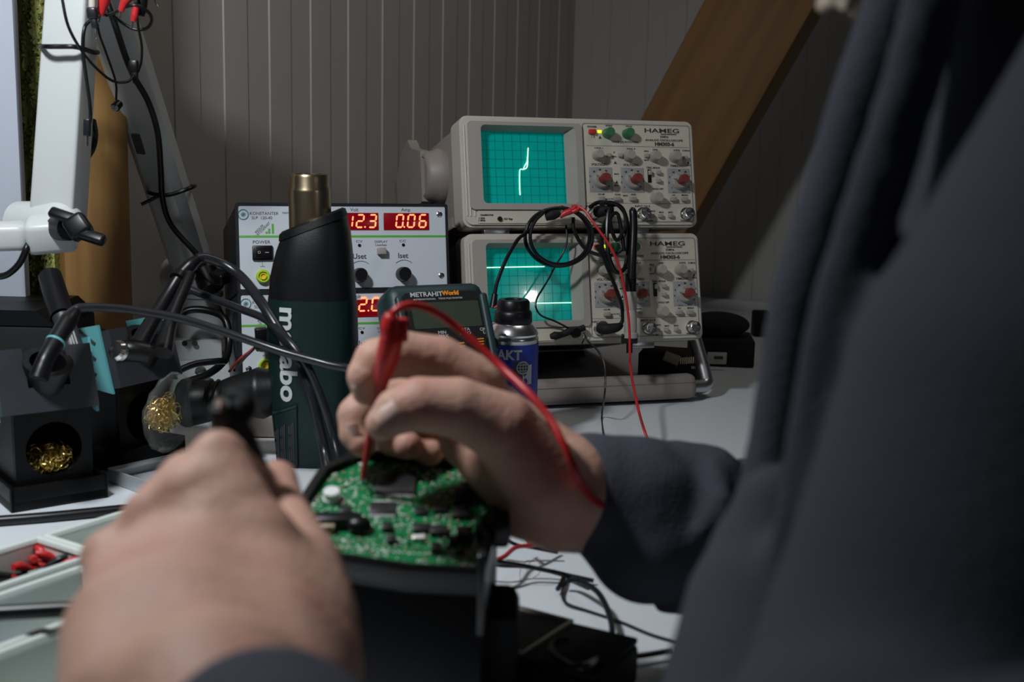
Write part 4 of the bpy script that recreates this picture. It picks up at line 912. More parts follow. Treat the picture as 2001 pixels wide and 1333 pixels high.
for k in range(10):
    q = PZ(36+k*6, 1150-k*2.5+8*rng.random(), DESK+.026); cb = MB(); cb.cyl(q, q+Vector((.006*math.cos(k*2.3), .006*math.sin(k*2.3), .002)), .0022, n=10); cb.cyl(q, q-Vector((.003*math.cos(k*2.3), .003*math.sin(k*2.3), 0)), .0030, n=6)
    tag(obj('small_screw', cb, M_['chrome'] if k % 3 else M_['stand']), 'small metal screw among the clips in the bin', 'screw', 'loose screws in the clip bin')

# ------------------------------------------------------------------ probe cables, hooks and odds at the oscilloscopes
def SP(px, py, h, Fr=S1):                # point h in front of the instrument's face
    d = ray(px, py); q = Fr.o - Fr.d*h; t = (q-CAMP).dot(Fr.d)/d.dot(Fr.d); return CAMP+d*t
pr = thing('probe_cable', 'black coiled probe cable hanging in front of the two oscilloscopes', 'cable', Matrix.Identity(4))
coil = MB()
def arc(cx, cy, rx, ry, a0, a1, h0, h1, n=14): return [SP(cx+rx*math.cos(a0+(a1-a0)*i/n), cy-ry*math.sin(a0+(a1-a0)*i/n), h0+(h1-h0)*i/n) for i in range(n+1)]
pts = [SP(967, 575, .050), SP(972, 550, .045), SP(990, 505, .04), SP(1012, 468, .035)]+arc(1092, 463, 66, 57, PI*.96, -PI*1.35, .030, .020, 22)
pts += arc(1094, 462, 58, 55, PI*.60, -PI*1.30, .020, .032, 20)+[SP(1065, 412, .03), SP(1100, 405, .02)]
coil.tube(pts, .0021, 8, sub=3); obj('coil', coil, M_['rubber'], pr)
obj('boot', MB().cyl(SP(967, 575, .05), SP(963, 602, .05), .0032, .0042), M_['black'], pr)
cb = MB(); cb.tube([SP(1106, 440, .012), SP(1108, 470, .014), SP(1100, 495, .012), SP(1085, 520, .012), SP(1072, 545, .014), SP(1060, 565, .016), SP(1050, 582, .018), SP(1047, 600, .02), SP(1058, 617, .018), SP(1085, 628, .014), SP(1112, 642, .010)], .0011, 8)
tag(obj('ground_lead', cb, M_['rubber']), 'thin black lead winding down across the lower teal screen', 'lead')
cl = thing('crocodile_clip', 'dark grey clip lying across the lower rim of the bottom oscilloscope', 'clip', Matrix.Identity(4))
obj('clip_body', MB().tube([SP(1076, 658, .012), SP(1085, 656, .012), SP(1098, 654, .010), SP(1112, 648, .010), SP(1128, 645, .010), SP(1142, 640, .010)], [.003, .0048, .0035, .0042, .0035, .0035], 12), M_['blackm'], cl)
obj('nut', MB().cyl(SP(1122, 653, .012), SP(1128, 650, .018), .0048, .0052), M_['black'], cl)
cb = MB(); cb.tube([SP(1140, 650, .012), SP(1150, 668, .018), SP(1168, 685, .035), SP(1180, 710, .05), SP(1183, 740, .06), SP(1181, 775, .07), PZ(1176, 815, DESK+.0015), PZ(1180, 858, DESK+.0015)], .0011, 8)
tag(obj('thin_wire', cb, M_['grcable']), 'thin dark wire hanging from the clip down to the bench', 'wire')
cb = MB(); cb.tube([SP(1140, 650, .012), SP(1141, 662, .014), SP(1137, 672, .012)], .0009, 6); tag(obj('thin_wire', cb, M_['rubber']), 'short wire end under the dark grey clip', 'wire')
# bundle hanging from the second BNC
bl = thing('probe_cable', 'black bundled probe cable with grey probe hanging at the knobs', 'cable', Matrix.Identity(4))
bn = MB(); bn.tube([SP(1152, 405, .026), SP(1168, 396, .024), SP(1188, 398, .028), SP(1196, 412, .03), SP(1180, 440, .03), SP(1176, 480, .03), SP(1186, 512, .032), SP(1200, 530, .032), SP(1218, 528, .032), SP(1226, 500, .034), SP(1228, 460, .035), SP(1222, 420, .035), SP(1205, 400, .033), SP(1190, 412, .034), SP(1186, 450, .036), SP(1190, 500, .036), SP(1205, 532, .034), SP(1224, 522, .034)], .0023, 8, sub=5)
bn.tube([SP(1172, 400, .035), SP(1195, 396, .037), SP(1218, 410, .04), SP(1224, 450, .04), SP(1220, 490, .04), SP(1208, 420, .042), SP(1192, 430, .044), SP(1205, 470, .042), SP(1224, 440, .044)], .0022, 8)
bn.tube([SP(1232, 410, .038), SP(1237, 415, .04), SP(1238, 450, .04), SP(1236, 500, .04), SP(1234, 545, .038)], [.0028, .0045, .0045, .0048, .005], 10)
bn.tube([SP(1120, 425, .02), SP(1122, 450, .02), SP(1138, 480, .022), SP(1160, 495, .026), SP(1190, 500, .03), SP(1215, 488, .034), SP(1228, 465, .036)], .0021, 8)
obj('cable_bundle', bn, M_['rubber'], bl)
obj('collar', MB().cyl(SP(1233, 535, .036), SP(1232, 572, .034), .0062, .0066), M_['black'], bl)
pb_ = MB(); pb_.lat(SP(1232, 570, .034), SP(1232, 652, .030), [(.0068, 0), (.0072, .003), (.0072, .020), (.0068, .021), (.0072, .022), (.0072, .046), (.0088, .047), (.009, .052), (.006, .053)], 24); obj('probe_body', pb_, M_['greyk'], bl)
obj('probe_hook', MB().box(SP(1230, 662, .03), (.018, .008, .010), bev=.001).cyl(SP(1230, 665, .03), SP(1230, 690, .03), .0035), M_['black'], bl)
# BNC plug of the lower scope with its cable
bp = thing('bnc_plug', 'black right-angle plug in the lower oscilloscope input socket', 'plug', Matrix.Identity(4))
obj('plug_body', MB().tube([SP(1172, 641, .010), SP(1185, 643, .017), SP(1205, 640, .020), SP(1215, 634, .020)], [.0062, .0062, .0052, .0030], 14), M_['blackm'], bp)
obj('collar', MB().cyl(SP(1176, 640, .004), SP(1178, 641, .014), .0082, .0078, 24), M_['chrome'], bp)
obj('cord', MB().tube([SP(1213, 635, .020), SP(1217, 620, .022), SP(1213, 590, .024), SP(1200, 555, .026), SP(1188, 525, .028), SP(1178, 500, .030), SP(1165, 480, .026)], .0022, 8), M_['rubber'], bp)
bp = thing('bnc_plug', 'black right-angle plug in the upper oscilloscope input socket', 'plug', Matrix.Identity(4))
obj('plug_body', MB().tube([SP(1168, 414, .012), SP(1180, 412, .018), SP(1196, 410, .022)], [.0068, .0062, .0045], 14), M_['blackm'], bp)
rl = thing('test_lead', 'red test lead hanging from the clip between the oscilloscopes', 'lead', Matrix.Identity(4))
obj('wire', MB().tube([SP(1118, 403, .03), SP(1128, 403, .036), SP(1143, 412, .042), SP(1160, 436, .048), SP(1190, 478, .054), SP(1210, 522, .056), SP(1222, 575, .056), SP(1229, 630, .056), SP(1231, 690, .056), SP(1232, 720, .058), PZ(1245, 790, DESK+.045), PZ(1258, 838, DESK+.02), PZ(1275, 884, DESK+.003), PZ(1290, 930, DESK+.003)], .0015, 8), M_['red'], rl)
obj('clip_cover', MB().tube([SP(1094, 424, .030), SP(1104, 417, .032), SP(1116, 412, .034), SP(1124, 405, .034)], [.0022, .0034, .0038, .0026], 12), M_['red'], rl)
obj('clip_cover', MB().tube([SP(1118, 414, .036), SP(1128, 410, .038), SP(1135, 404, .036)], [.0022, .0026, .0018], 10), M_['red'], rl)
dk_ = thing('crocodile_clip', 'black crocodile clip gripping the coil beside the red one', 'clip', Matrix.Identity(4)); obj('cover', MB().tube([SP(1066, 424, .026), SP(1080, 420, .028), SP(1094, 416, .030)], [.0045, .0058, .0040], 12), M_['blackm'], dk_); obj('jaw', MB().cyl(SP(1094, 416, .03), SP(1100, 412, .031), .0015), M_['chrome'], dk_)
wc = thing('test_lead', 'short black and red wires beside the meter and spray can', 'lead', Matrix.Identity(4)); obj('wire', MB().tube([P(966, 602, 1.24), P(974, 598, 1.24), P(976, 606, 1.23)], .0014), M_['red'], wc)
# things behind and beside the oscilloscope foot
cbk = thing('connector_board', 'black unit with gold pin rows under the right end of the oscilloscope', 'electronic module', Matrix.Identity(4))
q0 = P(1300, 712, 1.50); obj('housing', MB().box(q0+Vector((0.01, .03, -.012)), (.075, .06, .05), bev=.003, rz=-.25), M_['blackm'], cbk)
obj('card_edge', beam(MB(), P(1298, 694, 1.44), P(1327, 706, 1.44), .012, .006, 0, .0005), mat('tan_edge', (.28, .2, .14), .5), cbk)
for k in range(8): obj('pin', MB().box(P(1330+k*4, 705-k*.3, 1.44), (.0012, .004, .008)), M_['brass'], cbk)
for k in range(5): obj('pin', MB().box(P(1352+k*3, 718, 1.44), (.0009, .003, .003)), M_['brass'], cbk)
q0 = P(1424, 690, 1.62)
ab = thing('adapter_box', 'flat black box with a pale port plate right of the oscilloscopes', 'electronic module', Matrix.Identity(4))
zt2 = q0.z+.018
obj('case', MB().box((q0.x-.005, q0.y+.04, (zt2+DESK)/2), (.088, .08, max(.02, zt2-DESK)), bev=.003, rz=-.1), M_['blackm'], ab)
q1 = P(1400, 699, 1.60); obj('port_plate', MB().box(q1+Vector((0, -.004, 0)), (.026, .002, .016), bev=.0004), M_['bezel'], ab); obj('port', MB().box(q1+Vector((.002, -.0056, .001)), (.012, .002, .004), bev=.0005), M_['ink'], ab)
q0 = P(1402, 634, 1.66); fb = thing('foam_head', 'black rounded foam head standing on the flat black box', 'microphone', Matrix.Identity(4))
e_ = MB(); e_.ell(q0, (.045, .03, .018)); obj('foam', e_, mat('black_foam', (.008, .008, .009), .95, bump=1), fb); obj('stalk', MB().cyl(q0+Vector((-.01, 0, -.015)), Vector((q0.x-.01, q0.y, zt2)), .016), M_['blackm'], fb)
q0 = P(1487, 628, 1.9); tag(obj('small_box', MB().box(Vector((q0.x, q0.y, DESK+.02)), (.026, .03, .04), bev=.003), M_['blackm']), 'small black box on the bench at the foot of the back wall', 'box')
# leads and tray on the bench at the lower right
def deskwire(lab, pts, r, m_, dz=0.0015, cat='wire', nm='thin_wire'):
    tag(obj(nm, MB().tube([PZ(x, y, DESK+r+z) for x, y, z in pts], r, 8), M_[m_]), lab, cat)
deskwire('red lead curving on the bench behind the circuit unit', [(930, 1102, .02), (960, 1097, .02), (985, 1088, .02), (1008, 1070, .018), (1040, 1066, .015), (1080, 1060, .01)], .0016, 'red')
deskwire('short red lead joining the curved red one', [(1015, 1042, .02), (1028, 1054, .018), (1038, 1066, .015)], .0014, 'red')
deskwire('black lead lying under the red one on the bench', [(960, 1045, .02), (985, 1053, .018), (1010, 1065, .013), (1040, 1070, .010), (1090, 1080, .006)], .0014, 'rubber')
deskwire('upper of two long black leads crossing the bench', [(930, 1092, .02), (970, 1097, .02), (1025, 1106, .012), (1075, 1116, .008), (1110, 1124, .004), (1160, 1135, .002)], .0016, 'rubber')
deskwire('lower of two long black leads crossing the bench', [(930, 1098, .014), (980, 1106, .012), (1030, 1109, .008), (1100, 1125, .003), (1150, 1150, .0)], .0012, 'grcable')
deskwire('black lead curving in a wide arc at the lower right', [(1104, 1140, .004), (1118, 1133, .008), (1140, 1138, .012), (1170, 1160, .012), (1190, 1200, .010), (1196, 1240, .008), (1182, 1272, .006), (1150, 1300, .04), (1110, 1300, .04), (1080, 1275, .04), (1085, 1256, .04), (1110, 1252, .04)], .0020, 'rubber')
deskwire('thin grey wire running down the bench at the lower right', [(1104, 1142, .002), (1098, 1160, .002), (1108, 1180, .001), (1150, 1195, 0), (1210, 1215, 0), (1270, 1240, 0), (1320, 1255, 0)], .0011, 'grcable')
deskwire('short thick black lead end on the bench', [(1101, 1130, .003), (1097, 1140, .003), (1090, 1151, .003)], .0018, 'rubber')
deskwire('pale thin wire curled loosely on the bench', [(1050, 1088, 0), (1035, 1100, 0), (1030, 1118, 0), (1042, 1128, 0), (1054, 1118, 0), (1052, 1100, 0), (1030, 1096, 0), (1016, 1115, 0), (1020, 1138, 0), (1050, 1143, 0), (1085, 1143, 0)], .00025, 'bezel')
deskwire('dark lead reaching in from the right over the bench', [(1225, 1284, .004), (1262, 1280, .004), (1310, 1272, .004)], .0018, 'rubber')
bt_ = thing('storage_bin', 'pale beige bin lying half behind the circuit unit, lower right', 'storage bin', Matrix.Identity(4))
B0, B1, B2 = PZ(900, 1152, DESK+.03), PZ(1122, 1210, DESK+.03), PZ(1010, 1290, DESK+.03)
ex = (B1-B0).normalized(); ey = (B2-B1); ey = (ey-ex*ey.dot(ex)).normalized(); Lx = (B1-B0).length
BM_ = Matrix.Identity(4)
for i, v in enumerate((ex, ey, Vector((0, 0, 1)))):
    for j in range(3): BM_[j][i] = v[j]
if BM_.determinant() < 0: ex = ex
BM_.translation = B0-Vector((0, 0, .03)); bt_.matrix_world = BM_
b = MB(); 
for c_, s_ in (((Lx/2, .001, .015), (Lx, .002, .03)), ((Lx/2, .055, .015), (Lx, .002, .03)), ((.001, .028, .015), (.002, .055, .03)), ((Lx-.001, .028, .015), (.002, .055, .03)), ((Lx/2, .028, .001), (Lx, .055, .002))): b.box(c_, s_, bev=.0006)
obj('tub', b, mat('beige_bin', (.42, .42, .34), .5), bt_)
bc = thing('dark_case', 'black case on the bench behind the circuit unit, bottom right', 'case', Matrix.Translation(PZ(1095, 1330)) @ Matrix.Rotation(-.5, 4, 'Z'))
obj('body', MB().box((0, -.01, .0125), (.08, .06, .024), bev=.004), M_['blackm'], bc); obj('lid', MB().box((0, -.01, .026), (.078, .058, .004), bev=.0015), M_['blackm'], bc)

# ------------------------------------------------------------------ circuit unit with exposed green board
tl = math.radians(20); BO = P(790, 1100, .555); e1 = Vector((1, .03, 0)).normalized(); e2 = Vector((-.03*math.cos(tl), math.cos(tl), math.sin(tl))).normalized(); nn = e1.cross(e2).normalized(); e2 = nn.cross(e1)
BMt = Matrix.Identity(4)
for i, v in enumerate((e1, e2, nn)):
    for j in range(3): BMt[j][i] = v[j]
BMt.translation = BO; BI = BMt.inverted()
def bp2(px, py, h=0.0):
    d = ray(px, py); q = BO+nn*h; t = (q-CAMP).dot(nn)/d.dot(nn); r = CAMP+d*t-BO; return (r.dot(e1), r.dot(e2))
unit = thing('circuit_unit', 'opened black housing with an exposed green circuit board, between the hands', 'electronic module', BMt)
outl = [(592, 1003), (640, 928), (705, 900), (800, 905), (962, 928), (958, 1000), (938, 1028), (926, 1040), (945, 1062), (930, 1118), (800, 1112), (655, 1090), (610, 1045)]
bo = [bp2(x, y) for x, y in outl]
obj('circuit_board', MB().prism(bo, -.0016, 0), M_['pcb'], unit)
cxm = sum(p[0] for p in bo)/len(bo); cym = sum(p[1] for p in bo)/len(bo)
def off(pts, k):
    n = len(pts); o = []
    for i in range(n):
        a, b, c = Vector(pts[i-1]), Vector(pts[i]), Vector(pts[(i+1) % n]); d1 = (b-a).normalized(); d2 = (c-b).normalized()
        n1 = Vector((d1.y, -d1.x)); n2 = Vector((d2.y, -d2.x)); nb = (n1+n2); 
        if nb.length < .3: nb = n1
        nb.normalize(); o.append(tuple(b+nb*k/max(.5, nb.dot(n1))))
    return o
area = sum(bo[i][0]*bo[(i+1) % len(bo)][1]-bo[(i+1) % len(bo)][0]*bo[i][1] for i in range(len(bo)))
sg = 1 if area > 0 else -1
inn, mid, out_ = off(bo, .0003*sg), off(bo, .0032*sg), off(bo, .0050*sg)
n = len(bo); V = []
ztop = .0050
for pts, z in ((inn, -.001), (inn, ztop-.001), (mid, ztop), (out_, ztop-.002), (out_, -.010)): V += [Vector((x, y, z)) for x, y in pts]
hb = MB()
# lower skirt drops vertically to the bench
sk = []
for (x, y) in off(bo, .0035*sg):
    w_ = BMt @ Vector((x, y, -.012)); sk.append(w_)
V += [BI @ w_ for w_ in sk]
V += [BI @ Vector((w_.x, w_.y, DESK+.001)) for w_ in sk]
Fc = []
for r_ in range(6):
    for i in range(n): j = (i+1) % n; Fc.append((r_*n+i, r_*n+j, (r_+1)*n+j, (r_+1)*n+i))
Fc.append(tuple(range(6*n, 7*n))); hb.add(V, Fc, None, False)
obj('housing', hb, M_['black'], unit)
lug = MB(); a, b = bp2(962, 1020), bp2(955, 1052); 
lug.box(((a[0]+b[0])/2+.004, (a[1]+b[1])/2, .001), (.012, .014, .016), bev=.003); obj('corner_lug', lug, M_['black'], unit)
rb = MB(); q = P(975, 1270, .60); rb.box(BI @ q, (.020, .03, .07), bev=.006); obj('side_latch', rb, M_['blackm'], unit)
q = P(940, 1160, .545); obj('side_rib', MB().box(BI @ q, (.004, .006, .05), bev=.001), M_['grcable'], unit)
def chip(nm, px, py, w, d, h, m_, pins=0, rz=0):
    x, y = bp2(px, py); b = MB(); b.box((x, y, h/2+.0002), (w, d, h), bev=.0004, rz=rz); o = obj(nm, b, m_, unit)
    if pins:
        p_ = MB()
        for k in range(pins):
            t_ = (k+.5)/pins-.5
            for s_ in (1, -1): p_.box((x+t_*w, y+s_*(d/2+.0008), .0006), (w/pins*.5, .0016, .0010))
        obj('pins', p_, M_['solder'], o, kind='stuff')
    return o
chip('large_chip', 773, 950, .021, .017, .0022, M_['chip'], 14); chip('chip', 748, 997, .013, .010, .0018, M_['chip'], 10)
for px, py, w, d, h in ((908, 975, .010, .011, .004), (902, 1008, .009, .007, .003), (822, 1003, .006, .005, .002), (860, 998, .007, .005, .002), (825, 1037, .009, .005, .003), (858, 1042, .009, .006, .003), (908, 1050, .008, .008, .004), (757, 1035, .005, .005, .003), (765, 1060, .005, .004, .003), (852, 1078, .005, .005, .004), (675, 1000, .006, .005, .002), (885, 1060, .004, .004, .003), (900, 1082, .004, .004, .003)):
    chip('chip', px, py, w, d, h, M_['chip'])
x, y = bp2(649, 975); cp_ = MB(); cp_.lathe([(.0048, 0), (.0048, .001), (.0042, .0015), (.0044, .005), (.0038, .0055), (.0002, .0056)], Matrix.Translation((x, y, 0)), 20); obj('electrolytic_capacitor', cp_, M_['solder'], unit)
x, y = bp2(690, 1032); id_ = MB(); id_.box((x-.008, y+.002, .0035), (.024, .007, .006), bev=.0015); id_.ell((x+.003, y-.001, .003), (.0065, .005, .004)); obj('relay', id_, M_['black'], unit)
x, y = bp2(640, 1035); obj('connector', MB().box((x, y, .002), (.008, .006, .004), bev=.0006), M_['smd'], unit)
x, y = bp2(818, 1055); obj('crystal', MB().box((x, y, .0012), (.0065, .003, .0024), bev=.0008), M_['solder'], unit)
def inside(x, y, pts):
    c = False; n_ = len(pts); j = n_-1
    for i in range(n_):
        if (pts[i][1] > y) != (pts[j][1] > y) and x < (pts[j][0]-pts[i][0])*(y-pts[i][1])/(pts[j][1]-pts[i][1])+pts[i][0]: c = not c
        j = i
    return c
shr_ = off(bo, -.002*sg); xs = [p[0] for p in bo]; ys = [p[1] for p in bo]
sd = MB(); sm = MB(); ic = MB()
def rnd():
    while True:
        x = random.uniform(min(xs), max(xs)); y = random.uniform(min(ys), max(ys))
        if inside(x, y, shr_): return x, y
for k in range(700):
    x, y = rnd(); r = random.uniform(.0003, .0007)
    sd.add([(x+r*math.cos(a)*f_, y+r*math.sin(a)*f_, z) for f_, z in ((1, 0), (.7, r*.8)) for a in [i*PI/3 for i in range(6)]]+[(x, y, r*1.1)], [(i, (i+1) % 6, 6+(i+1) % 6, 6+i) for i in range(6)]+[(6+i, 6+(i+1) % 6, 12) for i in range(6)], None, True)
for row, (xa, ya, xb, yb, n_) in enumerate(((648, 1068, 860, 1086, 22), (735, 980, 800, 984, 14), (600, 985, 700, 935, 16))):
    for k in range(n_):
        t_ = k/(n_-1); x, y = bp2(xa+(xb-xa)*t_, ya+(yb-ya)*t_); r = .0006
        sd.add([(x+r*math.cos(a)*f_, y+r*math.sin(a)*f_, z) for f_, z in ((1, 0), (.7, r*.8)) for a in [i*PI/3 for i in range(6)]]+[(x, y, r*1.1)], [(i, (i+1) % 6, 6+(i+1) % 6, 6+i) for i in range(6)]+[(6+i, 6+(i+1) % 6, 12) for i in range(6)], None, True)
obj('solder_joints', sd, M_['solder'], unit, kind='stuff')
for k in range(330):
    x, y = rnd(); w = random.uniform(.0007, .0018); (sm if k % 3 else ic).box((x, y, .0004), (w, w*.55, .0008), rz=random.choice((0, PI/2)))
obj('surface_mount_parts', sm, M_['smd'], unit, kind='stuff'); obj('small_black_parts', ic, M_['chip'], unit, kind='stuff')

# ------------------------------------------------------------------ red and black probes in the hands
tipR = BMt @ Vector((*bp2(708, 941), .0008))
rp = thing('test_probe', 'red test probe held upright in the right hand, tip on the board', 'test probe', Matrix.Identity(4))
obj('needle', MB().cyl(tipR, P(709, 930, .605), .0005, .0009), M_['chrome'], rp)
obj('probe_body', MB().tube([P(709, 934, .604), P(714, 905, .602), P(724, 850, .598), P(733, 800, .595), P(742, 760, .592), P(752, 725, .588), P(762, 690, .585)], [.0014, .0016, .0022, .0028, .0034, .0040, .0044], 16), M_['red'], rp)
obj('plug_sleeve', MB().tube([P(748, 735, .586), P(757, 700, .583), P(766, 660, .580), P(768, 645, .580)], [.0042, .0058, .0060, .0036], 16), M_['red'], rp)
obj('plug_sleeve', MB().tube([P(778, 665, .584), P(780, 640, .584), P(781, 622, .584)], [.0050, .0046, .0042], 14), M_['red'], rp)
obj('plug_sleeve', MB().tube([P(764, 662, .578), P(762, 640, .578), P(765, 622, .578), P(768, 616, .578)], [.0045, .0048, .0042, .0030], 14), M_['red'], rp)
obj('lead', MB().tube([P(766, 620, .578), P(772, 608, .578), P(790, 598, .58), P(812, 597, .585), P(840, 605, .59), P(880, 630, .60), P(930, 672, .60), P(980, 718, .595), P(1030, 765, .580), P(1072, 815, .570), P(1102, 870, .560), P(1126, 925, .560), P(1146, 962, .572), P(1172, 985, .590), P(1210, 1000, .605)], .0020, 10), M_['red'], rp)
bpz = thing('test_probe', 'black test probe held in the left hand, pointing at the board edge', 'test probe', Matrix.Identity(4))
obj('probe_body', MB().tube([P(430, 792, .455), P(440, 815, .458), P(468, 860, .468), P(490, 905, .478), P(515, 945, .490), P(550, 990, .508), P(590, 1030, .528)], [.0040, .0062, .0066, .0060, .0052, .0040, .0020], 18), M_['blackm'], bpz)
obj('plug_contact', MB().cyl(P(430, 800, .455), P(429, 780, .454), .0016, .0016), M_['chrome'], bpz)
obj('plug_sleeve', MB().tube([P(452, 828, .46), P(470, 800, .465), P(468, 785, .467), P(440, 782, .465)], [.0045, .0058, .0052, .0040], 14), M_['blackm'], bpz)
obj('needle', MB().cyl(P(588, 1028, .528), BMt @ Vector((*bp2(622, 1052), .001)), .0009, .0005), M_['chrome'], bpz)

# ------------------------------------------------------------------ the person
def smin(a, b, k):
    h = np.clip(.5+.5*(b-a)/k, 0, 1); return b*(1-h)+a*h-k*h*(1-h)
def capsule(X, a, b, ra, rb):
    a = np.array(a, np.float32); b = np.array(b, np.float32); ba = b-a; pa = X-a
    h = np.clip((pa@ba)/max(1e-12, ba@ba), 0, 1)
    return np.linalg.norm(pa-h[..., None]*ba, axis=-1)-(ra+(rb-ra)*h)
def nets(field, lo, hi, h):
    lo = np.array(lo, float); hi = np.array(hi, float); N = np.ceil((hi-lo)/h).astype(int)+1
    xs = [lo[i]+h*np.arange(N[i]) for i in range(3)]
    D = np.empty(tuple(N), np.float32)
    step = max(1, int(2e6/(N[1]*N[2])))
    for s in range(0, N[0], step):
        G = np.stack(np.meshgrid(xs[0][s:s+step], xs[1], xs[2], indexing='ij'), -1).astype(np.float32); D[s:s+step] = field(G)
    s = D < 0; acc = np.zeros(tuple(N-1)+(3,), np.float32); cnt = np.zeros(tuple(N-1), np.float32)
    for ax in range(3):
        sl0 = [slice(None)]*3; sl1 = [slice(None)]*3; sl0[ax] = slice(0, -1); sl1[ax] = slice(1, None)
        A, B = D[tuple(sl0)], D[tuple(sl1)]; cr_ = (A < 0) != (B < 0); t = np.where(cr_, A/(A-B+1e-12*(A == B)), 0)
        o1, o2 = [a for a in range(3) if a != ax]
        for i in (0, 1):
            for j in (0, 1):
                c = [slice(None)]*3; c[o1] = slice(i, N[o1]-1+i); c[o2] = slice(j, N[o2]-1+j)
                m_ = cr_[tuple(c)]; tt = t[tuple(c)]
                cnt += m_; acc[..., ax] += m_*tt; acc[..., o1] += m_*i; acc[..., o2] += m_*j
    idx = -np.ones(cnt.shape, np.int64); w = np.argwhere(cnt > 0); idx[cnt > 0] = np.arange(len(w))
    V = lo+h*(w+acc[cnt > 0]/cnt[cnt > 0][:, None]); quads = []
    for ax in range(3):
        o1, o2 = [a for a in range(3) if a != ax]
        sl0 = [slice(1, -1)]*3; sl1 = [slice(1, -1)]*3; sl0[ax] = slice(0, N[ax]-1); sl1[ax] = slice(1, N[ax])
        A, B = s[tuple(sl0)], s[tuple(sl1)]; e = np.argwhere(A != B)
        if not len(e): continue
        fl = A[tuple(e.T)]; base = e.copy(); base[:, o1] += 1; base[:, o2] += 1
        def ix(d1, d2): b = base.copy(); b[:, o1] -= d1; b[:, o2] -= d2; return idx[tuple(b.T)]
        q = np.stack([ix(1, 1), ix(0, 1), ix(0, 0), ix(1, 0)], 1)
        flip = fl if ax != 1 else ~fl
        q[~flip] = q[~flip][:, ::-1]; quads.append(q)
    Q = np.concatenate(quads); Q = Q[(Q >= 0).all(1)]
    return V, Q
def smooth(V, Q, it=2):
    for _ in range(it):
        acc = np.zeros_like(V); c = np.zeros(len(V))
        for i in range(4):
            a, b = Q[:, i], Q[:, (i+1) % 4]; np.add.at(acc, a, V[b]); np.add.at(acc, b, V[a]); np.add.at(c, a, 1); np.add.at(c, b, 1)
        V = V*.5+.5*acc/np.maximum(c, 1)[:, None]
    return V
def build_sdf(chains, h, k, sub=(), it=2, lo=None, hi=None):
    caps = []
    for ch in chains:
        pts = [(Vector(p), r) for p, r in ch]
        for (a, ra), (b, rb) in zip(pts, pts[1:]): caps.append((a, b, ra, rb))
    P_ = [np.array(p)[None] for c in caps for p in (c[0], c[1])]; R__ = max(max(c[2], c[3]) for c in caps)
    if lo is None: al = np.concatenate(P_); lo = al.min(0)-R__-.01; hi = al.max(0)+R__+.01
    def f(X):
        d = None
        for ch in chains:
            dc = None
            for (a, ra), (b, rb) in zip(ch, ch[1:]):
                e = capsule(X, a, b, ra, rb); dc = e if dc is None else smin(dc, e, .0012)
            d = dc if d is None else smin(d, dc, k)
        for a, b, ra, rb, kk in sub: d = -smin(-d, capsule(X, a, b, ra, rb), kk)
        return d
    V, Q = nets(f, lo, hi, h); return smooth(V, Q, it), Q
def H(pts): return [(P(x, y, d), r/1000) for x, y, d, r in pts]
# right hand
RH_fingers = [
    H([(940, 750, .615, 13.5), (860, 705, .612, 12.8), (785, 692, .606, 12.0), (735, 705, .600, 11.2), (716, 735, .597, 9.8), (718, 762, .597, 8.3)]),      # index
    H([(930, 800, .640, 13), (800, 770, .640, 11.5), (725, 785, .628, 10.8), (698, 812, .622, 10.4), (697, 846, .618, 9.2), (708, 866, .614, 7.8)]),      # middle
    H([(930, 860, .645, 12), (800, 810, .650, 10.5), (765, 832, .642, 9.8), (768, 860, .632, 8.8), (795, 870, .622, 7.8)]),                                   # ring
    H([(950, 900, .640, 12), (860, 850, .648, 9.2), (815, 868, .640, 8.6), (840, 885, .630, 7.6)]),                                                          # little
    H([(1060, 930, .585, 21), (980, 835, .578, 17.5), (895, 797, .572, 14.8), (820, 790, .568, 13.2), (775, 805, .565, 11.2), (748, 828, .563, 8.6)]),      # thumb
]
RH_palm = [H([(1120, 965, .625, 27), (1040, 900, .620, 25), (960, 815, .625, 19)]), H([(1120, 980, .625, 27), (1040, 960, .625, 26), (955, 905, .632, 18)]),
           H([(1060, 990, .615, 24), (1010, 1000, .61, 12)]), H([(1060, 970, .605, 24), (970, 900, .605, 19), (905, 862, .612, 13)]),
           H([(1100, 955, .61, 28), (1140, 965, .625, 27.5), (1260, 1010, .64, 30), (1420, 1080, .65, 34)])]
LH_fingers = [
    H([(505, 1075, .400, 13), (465, 985, .408, 11.5), (427, 893, .420, 9.8), (440, 893, .445, 8.8), (478, 925, .468, 8.0), (496, 948, .478, 6.8)]),          # index
    H([(410, 1050, .400, 13), (375, 965, .408, 11.5), (362, 935, .430, 9.5), (410, 970, .458, 9.0), (462, 1000, .474, 8)]),                               # middle
    H([(325, 1090, .398, 12.5), (300, 1015, .408, 11), (310, 990, .430, 9.5), (380, 1030, .450, 9), (430, 1060, .458, 8)]),                              # ring
    H([(240, 1160, .388, 12), (214, 1090, .400, 10), (255, 1070, .420, 9), (320, 1095, .435, 8.5), (370, 1120, .44, 7.5)]),                             # little
    H([(562, 1420, .325, 19), (594, 1310, .355, 18.5), (600, 1200, .390, 17), (596, 1110, .415, 13.5), (570, 1040, .445, 11), (550, 985, .47, 9.3), (545, 936, .485, 7.8)]),                        # thumb
]
